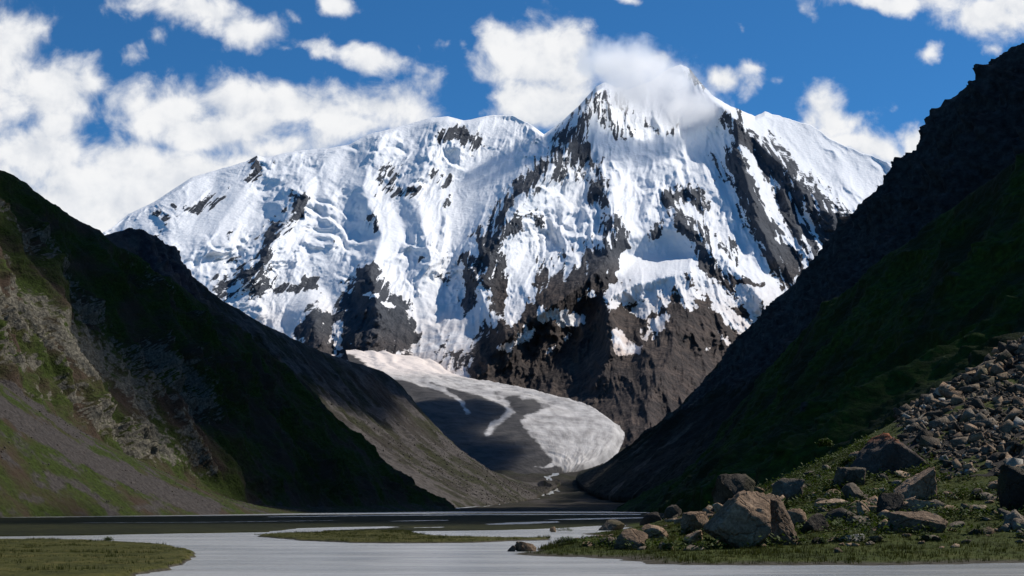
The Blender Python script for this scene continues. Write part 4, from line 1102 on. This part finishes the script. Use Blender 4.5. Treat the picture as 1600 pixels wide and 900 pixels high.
boulder(908, 930, 846, 854, 112, M_TANROCK, 'reddish tan flat stone on the grassy tip of the bank', .8, 9, 3)

# ------------------------------------------------------------------ scree: loose angular blocks
def hull_rock(seed, n=11, flat=.62):
    r = np.random.RandomState(seed)
    bm = bmesh.new()
    for k in range(n):
        v = r.uniform(-1, 1, 3); v /= max(np.abs(v)) ** .8 + 1e-6
        bm.verts.new(v * np.array([1, r.uniform(.7, 1), flat]) * r.uniform(.8, 1))
    bmesh.ops.convex_hull(bm, input=bm.verts)
    bmesh.ops.delete(bm, geom=[v for v in bm.verts if not v.link_faces], context='VERTS')
    bmesh.ops.triangulate(bm, faces=bm.faces)
    bm.verts.index_update()
    V = np.array([v.co for v in bm.verts]); T = np.array([[v.index for v in f.verts] for f in bm.faces]); bm.free()
    return V, T
def euler_mat(a, b, c):
    ca, sa, cb, sb, cc_, sc = math.cos(a), math.sin(a), math.cos(b), math.sin(b), math.cos(c), math.sin(c)
    return np.array([[cc_, -sc, 0], [sc, cc_, 0], [0, 0, 1]]) @ np.array([[cb, 0, sb], [0, 1, 0], [-sb, 0, cb]]) @ np.array([[1, 0, 0], [0, ca, -sa], [0, sa, ca]])

def build_scree():
    r = np.random.RandomState(5)
    x = np.arange(20, 74, .5); y = np.arange(74, 150, .6)
    X, Y = np.meshgrid(x, y); Z = bank_z(X, Y, False) + .12 + .35 * fbm2(X / 3, Y / 3, 3)
    base = grid_mesh('scree_slope', np.stack([X, Y, Z], -1), M_SCREE_GROUND, keep=scree_weight(X, Y) > .5)
    tag(base, 'fan of loose angular grey and tan blocks on the right', 'scree', kind='structure')
    mats = [M_GREYROCK, M_DARKROCK, M_TANROCK, M_GRANITE, M_PALEROCK]
    shapes = [hull_rock(200 + k, 10 + k % 5, (.45, .6, .8)[k % 3]) for k in range(14)]
    N = 17000
    px = r.uniform(22, 66, N); py = r.uniform(75, 140, N)
    w = scree_weight(px, py)
    ok = w > r.uniform(.3, .9, N)
    px, py = px[ok], py[ok]
    pz = bank_z(px, py, False)
    sx, sy = pix(np.stack([px, py, pz], -1))
    size = .21 * (1 / (r.uniform(.008, 1, len(px)))) ** .54
    size = np.clip(size, .20, 1.45)
    app = size / py * np.where((sx < 1625) & (sy > 500), 1, 0)
    order = np.argsort(-app)
    meshes = {}
    lump_v, lump_t, nv = {}, {}, {}
    for rank, i in enumerate(order):
        k = r.randint(len(shapes)); mi = r.choice(5, p=[.34, .28, .20, .12, .06])
        sc = size[i] * np.array([1, r.uniform(.6, 1), r.uniform(.7, 1.1)]) * .62
        eu = (r.normal(0, .45), r.normal(0, .45) - .25, r.uniform(0, 6.28))
        z = bank_z(px[i], py[i], False) + .12 + .3 * fbm2(np.array(px[i] / 3), np.array(py[i] / 3), 3) + sc[2] * .25
        if rank < 295:
            key = (k, mi)
            if key not in meshes:
                o = tri_mesh('rock', shapes[k][0], shapes[k][1], mats[mi]); meshes[key] = o.data
            else:
                o = bpy.data.objects.new('rock', meshes[key]); COL.objects.link(o)
            o.parent = base; o.location = (px[i], py[i], z); o.rotation_euler = eu; o.scale = sc
        else:
            V = (shapes[k][0] * sc) @ euler_mat(*eu).T + np.array([px[i], py[i], z])
            lump_v.setdefault(mi, []).append(V); lump_t.setdefault(mi, []).append(shapes[k][1] + nv.get(mi, 0)); nv[mi] = nv.get(mi, 0) + len(V)
    for mi in lump_v:
        o = tri_mesh('rubble', np.concatenate(lump_v[mi]), np.concatenate(lump_t[mi]), mats[mi], parent=base)
        o['kind'] = 'stuff'
build_scree()

# loose stones lying on the bank
def bank_stones(n=170):
    r = np.random.RandomState(77)
    shapes = [hull_rock(400 + k, 12, .6) for k in range(8)]
    mats = [M_GREYROCK, M_TANROCK, M_GRANITE, M_DARKROCK]
    cache = {}
    k = 0
    while k < n:
        x = r.uniform(4, 56); y = r.uniform(52, 100)
        if abs(x / y) > .41 or scree_weight(np.array(x), np.array(y)) > .3: continue
        z = float(bank_z(np.array(x), np.array(y)))
        if z < .3 and r.rand() < .8 or z < .05: continue
        key = (r.randint(8), r.choice(4, p=[.4, .25, .2, .15]))
        if key not in cache:
            o = tri_mesh('stone', shapes[key[0]][0], shapes[key[0]][1], mats[key[1]]); cache[key] = o.data
        else:
            o = bpy.data.objects.new('stone', cache[key]); COL.objects.link(o)
        sc = r.uniform(.12, .34) * (1 + 1.4 * (r.rand() > .85))
        o.scale = (sc, sc * r.uniform(.6, 1), sc * r.uniform(.5, .9)); o.rotation_euler = (r.normal(0, .3), r.normal(0, .3), r.uniform(0, 6.28))
        o.location = (x, y, z + .1 * sc); o.parent = BANK
        k += 1
bank_stones()
def bank_blocks(n=115):
    r = np.random.RandomState(31)
    mats = [M_GRANITE, M_GREYROCK, M_TANROCK, M_DARKROCK]
    cache = {}; k = 0
    while k < n:
        x = r.uniform(12, 52); y = r.uniform(60, 97)
        if abs(x / y) > .41 or scree_weight(np.array(x), np.array(y)) > .5: continue
        z = float(bank_z(np.array(x), np.array(y)))
        if z < .5: continue
        key = (r.randint(7), r.choice(4, p=[.4, .25, .2, .15]))
        if key not in cache:
            V, T = rock_shape(500 + key[0], 10, 2, boxy=.4 * (key[0] % 2)); o = tri_mesh('stone', V, T, mats[key[1]], True); cache[key] = o.data
        else:
            o = bpy.data.objects.new('stone', cache[key]); COL.objects.link(o)
        sc = r.uniform(.22, .62) * (1 + .5 * (r.rand() > .85))
        o.scale = (sc, sc * r.uniform(.7, 1), sc * r.uniform(.45, .85)); o.rotation_euler = (r.normal(0, .35), r.normal(0, .35), r.uniform(0, 6.28))
        o.location = (x, y, z + .05 * sc); o.parent = BANK
        k += 1
bank_blocks()

def strew(key, n, smin, smax, mat, seed):
    """loose rocks lying on a far slope, one mass"""
    o, P, X, Y, wgt = SLOPES[key]
    r = np.random.RandomState(seed)
    ok = (X > -20) & (X < 900) & (Y > 200)
    w = (np.clip(wgt, 0, 1) * ok).ravel(); cand = np.nonzero(w > .02)[0]
    pick = r.choice(cand, n, p=w[cand] / w[cand].sum())
    shapes = [hull_rock(600 + k, 9, .7) for k in range(6)]
    Vs, Ts, c = [], [], 0
    F3 = P.reshape(-1, 3)
    size = np.clip(smin * (1 / r.uniform(.02, 1, n)) ** .55, smin, smax)
    for k, i in enumerate(pick):
        V, T = shapes[k % 6]
        Vs.append((V * size[k] * .5) @ euler_mat(*r.uniform(0, 6.28, 3)).T + F3[i] + np.array([r.normal(0, .6), r.normal(0, .6), .1 * size[k]]) * 1.0); Ts.append(T + c); c += len(V)
    q = tri_mesh('rubble', np.concatenate(Vs), np.concatenate(Ts), mat, parent=o); q['kind'] = 'stuff'
M_SLOPEROCK = mat_stone('slope_rock', (0.05, 0.043, 0.036), (0.12, 0.104, 0.09), (0.22, 0.19, 0.165))
M_MORAINEROCK = mat_stone('moraine_rock', (0.03, 0.027, 0.024), (0.085, 0.075, 0.066), (0.17, 0.15, 0.13), s=4.0)
strew('left', 3800, .20, .75, M_SLOPEROCK, 3)
strew('spur', 4200, 1.0, 3.6, M_MORAINEROCK, 4)

# ------------------------------------------------------------------ grass and herbs
M_GRASS = mat_blade('grass_blades', (0.020, 0.024, 0.003), (0.064, 0.068, 0.010))
M_HERB = mat_blade('herb_leaves', (0.010, 0.020, 0.002), (0.060, 0.092, 0.010))
def blades(x, y, z, size, seed, per=5, width=.10, lean=.55):
    r = np.random.RandomState(seed); n = len(x) * per
    X = np.repeat(x, per) + r.normal(0, .05, n); Y = np.repeat(y, per) + r.normal(0, .05, n); Z = np.repeat(z, per); S = np.repeat(size, per) * r.uniform(.6, 1.3, n)
    a = r.uniform(0, 6.28, n); l = r.uniform(.1, lean, n) * S
    wv = S * width
    b0 = np.stack([X - np.sin(a) * wv, Y + np.cos(a) * wv, Z - .03], -1); b1 = np.stack([X + np.sin(a) * wv, Y - np.cos(a) * wv, Z - .03], -1)
    tp = np.stack([X + np.cos(a) * l, Y + np.sin(a) * l, Z + S], -1)
    V = np.stack([b0, b1, tp], 1).reshape(-1, 3)
    return V, np.arange(len(V)).reshape(-1, 3)
def leaves(x, y, z, size, seed, per=7):
    r = np.random.RandomState(seed); n = len(x) * per
    S = np.repeat(size, per) * r.uniform(.5, 1.2, n)
    X = np.repeat(x, per) + r.normal(0, .5, n) * S; Y = np.repeat(y, per) + r.normal(0, .5, n) * S; Z = np.repeat(z, per) + r.uniform(.1, 1.2, n) * S
    a = r.uniform(0, 6.28, n); el = r.uniform(-.2, .9, n)
    d = np.stack([np.cos(a) * np.cos(el), np.sin(a) * np.cos(el), np.sin(el)], -1); sd = np.stack([-np.sin(a), np.cos(a), 0 * a], -1)
    C = np.stack([X, Y, Z], -1); L = (S * .55)[:, None]; Wd = (S * .2)[:, None]
    V = np.stack([C - d * L * .5, C + sd * Wd, C + d * L * .6, C - sd * Wd], 1).reshape(-1, 3)
    return V, np.arange(len(V)).reshape(-1, 4)

r_ = np.random.RandomState(9)
N = 60000
gx_ = r_.uniform(-4, 60, N); gy_ = r_.uniform(45, 100, N); gz_ = bank_z(gx_, gy_)
ok = (gz_ > .03) & (scree_weight(gx_, gy_) < .3) & (np.abs(gx_ / gy_) < .42)
gx_, gy_, gz_ = gx_[ok], gy_[ok], gz_[ok]
V, T = blades(gx_, gy_, gz_, r_.uniform(.05, .14, len(gx_)) * (1 + .8 * smooth(fbm2(gx_ / 3, gy_ / 3, 3), 0, .4)), 1)
tag(tri_mesh('grass', V, T, M_GRASS, attrs=None), 'short olive grass covering the right river bank', 'grass', kind='stuff')
N = 26000
hx = r_.uniform(16, 60, N); hy = r_.uniform(60, 104, N); hz = bank_z(hx, hy)
hn = fbm2(hx / 4 + 5, hy / 4, 4)
ok = (hz > .7) & (scree_weight(hx, hy) < .25) & (hn > -.03 + r_.normal(0, .06, N)) & (np.abs(hx / hy) < .42)
hx, hy, hz = hx[ok], hy[ok], hz[ok]
bx_, by_ = [], []
for (cx_, cy_, w_, d_) in BOULDERS:
    k_ = int(10 + 9 * w_); a_ = r_.uniform(-3.4, .3, k_)
    bx_.append(cx_ + np.cos(a_) * w_ * .52 * r_.uniform(.9, 1.25, k_)); by_.append(cy_ + d_ * .4 + np.sin(a_) * d_ * .5 * r_.uniform(.95, 1.3, k_))
bx_ = np.concatenate(bx_); by_ = np.concatenate(by_); bz_ = bank_z(bx_, by_); ok = bz_ > .12
hx = np.concatenate([hx, bx_[ok]]); hy = np.concatenate([hy, by_[ok]]); hz = np.concatenate([hz, bz_[ok]])
V, T = leaves(hx, hy, hz, r_.uniform(.16, .44, len(hx)), 2)
tag(tri_mesh('undergrowth', V, T, M_HERB), 'leafy green herbs growing between the boulders', 'undergrowth', kind='stuff')

def bar_grass(key, n, sz, label, region):
    o, poly = BARS[key]
    x = r_.uniform(region[0], region[1], n); y = r_.uniform(region[2], region[3], n)
    sd = poly_sd(x, y, poly); ok = (sd > .2) & (np.abs(x / y) < .43)
    x, y = x[ok], y[ok]
    hgt = r_.uniform(sz[0], sz[1], len(x)) * (1 + .9 * smooth(fbm2(x / 4, y / 4, 3), .05, .4))
    V, T = blades(x, y, np.full(len(x), .12), hgt, 4)
    tag(tri_mesh('grass', V, T, M_GRASS), label, 'grass', kind='stuff')
bar_grass('near', 30000, (.04, .10), 'short olive grass covering the near left bank', (-40, -8, 37, 84))
bar_grass('mid', 18000, (.05, .12), 'short grass covering the long low bar in mid river', (-25, 6, 70, 116))

def mound(name, px, pyb, wpx, hpx, label, seed, D=None, n=500):
    D = D or ground_hit(px, pyb)
    w = wpx * D / F / 2; h = hpx * D / F
    r = np.random.RandomState(seed)
    a = r.uniform(0, 6.28, n); q = np.sqrt(r.uniform(0, 1, n)); u = r.uniform(.25, 1, n)
    lump = 1 + .25 * np.sin(a * 3 + seed)
    x = np.cos(a) * q * w * lump; y = np.sin(a) * q * w * .7 * lump; z = h * np.sqrt(np.clip(1 - q * q, 0, 1)) * u * .8
    V, T = leaves(x, y, z, np.full(n, max(.14, h * .28)), seed, 3)
    b = W(px, pyb, D)
    o = tri_mesh(name, V, T, M_HERB); o.location = (b[0], D + w * .5, max(b[2], .02))
    return tag(o, label, 'bush')
mound('bush', 887, 852, 40, 13, 'low dark green bush on the grassy tip of the bank', 3)
mound('bush', 882, 834, 26, 8, 'small bush on the little islet in the channel', 4, D=108, n=260)
mound('bush', 1330, 728, 26, 16, 'green bush growing below the red topped boulder', 6)
mound('bush', 1290, 700, 22, 16, 'leafy bush on the slope left of the red topped boulder', 7, D=112)
mound('bush', 168, 852, 13, 7, 'lone dark tussock on the upper edge of the near left bank', 8, D=76, n=200)

# ================================================================== CLOUDS
def noise_ball(rx, ry, rz, amp, seed, sub=4):
    bm = bmesh.new(); bmesh.ops.create_icosphere(bm, subdivisions=sub, radius=1)
    V = np.array([v.co for v in bm.verts]); T = np.array([[v.index for v in f.verts] for f in bm.faces]); bm.free()
    d = 1 + amp * (ridged3(V * 1.6 + seed, 4, .5) - .35) * 1.3 + amp * .6 * fbm3(V * 3.7 + seed, 3)
    V = V * d[:, None] * np.array([rx, ry, rz])
    V[:, 2] = np.where(V[:, 2] < -.35 * rz, -.35 * rz + (V[:, 2] + .35 * rz) * .25, V[:, 2])
    return V, T

def mat_cloud_even(dens):
    m = bpy.data.materials.new('cumulus_interior'); m.use_nodes = True; t = m.node_tree
    for n in list(t.nodes): t.nodes.remove(n)
    v = nn(t, 'ShaderNodeVolumePrincipled'); v.inputs['Color'].default_value = (1, 1, 1, 1); v.inputs['Density'].default_value = dens; v.inputs['Anisotropy'].default_value = 0.4
    out = nn(t, 'ShaderNodeOutputMaterial'); t.links.new(v.outputs[0], out.inputs['Volume'])
    return m
M_CLOUD_HIGH = mat_cloud_even(0.02)
# cumulus drifting over the valley; (foot of the shadow x, y, half widths, cloud height)
OVERHEAD = [
    (12, 330, 56, 165, 1000),
    (-330, 640, 150, 150, 1300), (-170, 760, 190, 170, 1300), (30, 800, 200, 190, 1350), (-260, 960, 260, 230, 1400), (120, 1050, 260, 260, 1400),
    (150, 470, 95, 190, 1150), (330, 1500, 260, 330, 1700), (330, 2050, 240, 380, 1800), (240, 2520, 150, 230, 1900),
    (-710, 1520, 330, 330, 1700), (-545, 1960, 240, 310, 1800), (-400, 2360, 160, 240, 1900), (-340, 2950, 190, 330, 2100), (-190, 2950, 90, 190, 2000), (-420, 3500, 160, 380, 2300),
]
for k, (x, y, rx, ry, h) in enumerate(OVERHEAD):
    V, T = noise_ball(rx, ry, 130, .35, 5.1 * k)
    V = V + np.array([x + h * SUN[0] / SUN[2], y + h * SUN[1] / SUN[2], h])
    o = tri_mesh('cloud', V, T, M_CLOUD_HIGH, True)
    tag(o, 'cumulus cloud drifting high over the valley, shading the slopes below', 'cloud', 'cumulus clouds over the valley', 'stuff')

def volume_cloud(blobs, dens, seed, label, cut=(.38, .50), nscale=190.0):
    """blobs: (px, py, D, radius px, radius px, depth radius m)"""
    hull = bmesh.new()
    m = bpy.data.materials.new('cumulus'); m.use_nodes = True; t = m.node_tree
    for n in list(t.nodes): t.nodes.remove(n)
    p = geo_pos(t)
    w = vmath(t, 'MULTIPLY', vmath(t, 'SUBTRACT', noise(t, p, 1 / 320.0, 2, .5, out='Color'), (.5, .5, .5)), (190.0, 190.0, 150.0))
    q = vmath(t, 'ADD', p, w)
    acc = None
    for (bx, by, D, rx, ry, rd) in blobs:
        c = W(bx, by, D); r = np.array([rx * D / F, rd, ry * D / F])
        mp = t.nodes.new('ShaderNodeMapping'); mp.vector_type = 'TEXTURE'
        mp.inputs['Location'].default_value = tuple(c); mp.inputs['Scale'].default_value = tuple(r)
        t.links.new(q, mp.inputs['Vector'])
        b = math_node(t, 'MULTIPLY_ADD', vmath(t, 'LENGTH', mp.outputs[0]), -0.75, 1.05)
        acc = b if acc is None else math_node(t, 'SMOOTH_MAX', acc, b, .2)
        for v in ico(2)[0]: hull.verts.new(tuple(c + v * r * 1.35))
    f1 = noise(t, vmath(t, 'ADD', p, (seed, seed * .7, 0)), 1 / nscale, 8, .64)
    f = math_node(t, 'MULTIPLY_ADD', math_node(t, 'SUBTRACT', f1, .5), 1.9, acc)
    d = maprange(t, f, cut[0], cut[1], 0, dens)
    v = nn(t, 'ShaderNodeVolumePrincipled'); v.inputs['Color'].default_value = (1, 1, 1, 1); v.inputs['Anisotropy'].default_value = .68
    t.links.new(d, v.inputs['Density'])
    out = nn(t, 'ShaderNodeOutputMaterial'); t.links.new(v.outputs[0], out.inputs['Volume'])
    bmesh.ops.convex_hull(hull, input=hull.verts)
    me = bpy.data.meshes.new('cloud')
    loose = [v for v in hull.verts if not v.link_faces]; bmesh.ops.delete(hull, geom=loose, context='VERTS')
    hull.to_mesh(me); hull.free(); me.materials.append(m)
    m.cycles.volume_step_rate = 0.6
    o = bpy.data.objects.new('cloud', me); COL.objects.link(o)
    tag(o, label, 'cloud')
    return o
volume_cloud([(985, 108, 9000, 58, 40, 280), (1035, 125, 9000, 60, 38, 260), (1085, 160, 9000, 52, 30, 230), (950, 98, 9100, 46, 32, 240), (1000, 145, 9000, 56, 26, 220)], .010, 700.0,
             'thin veil of cloud wrapped across the main summit face', (.22, .8))
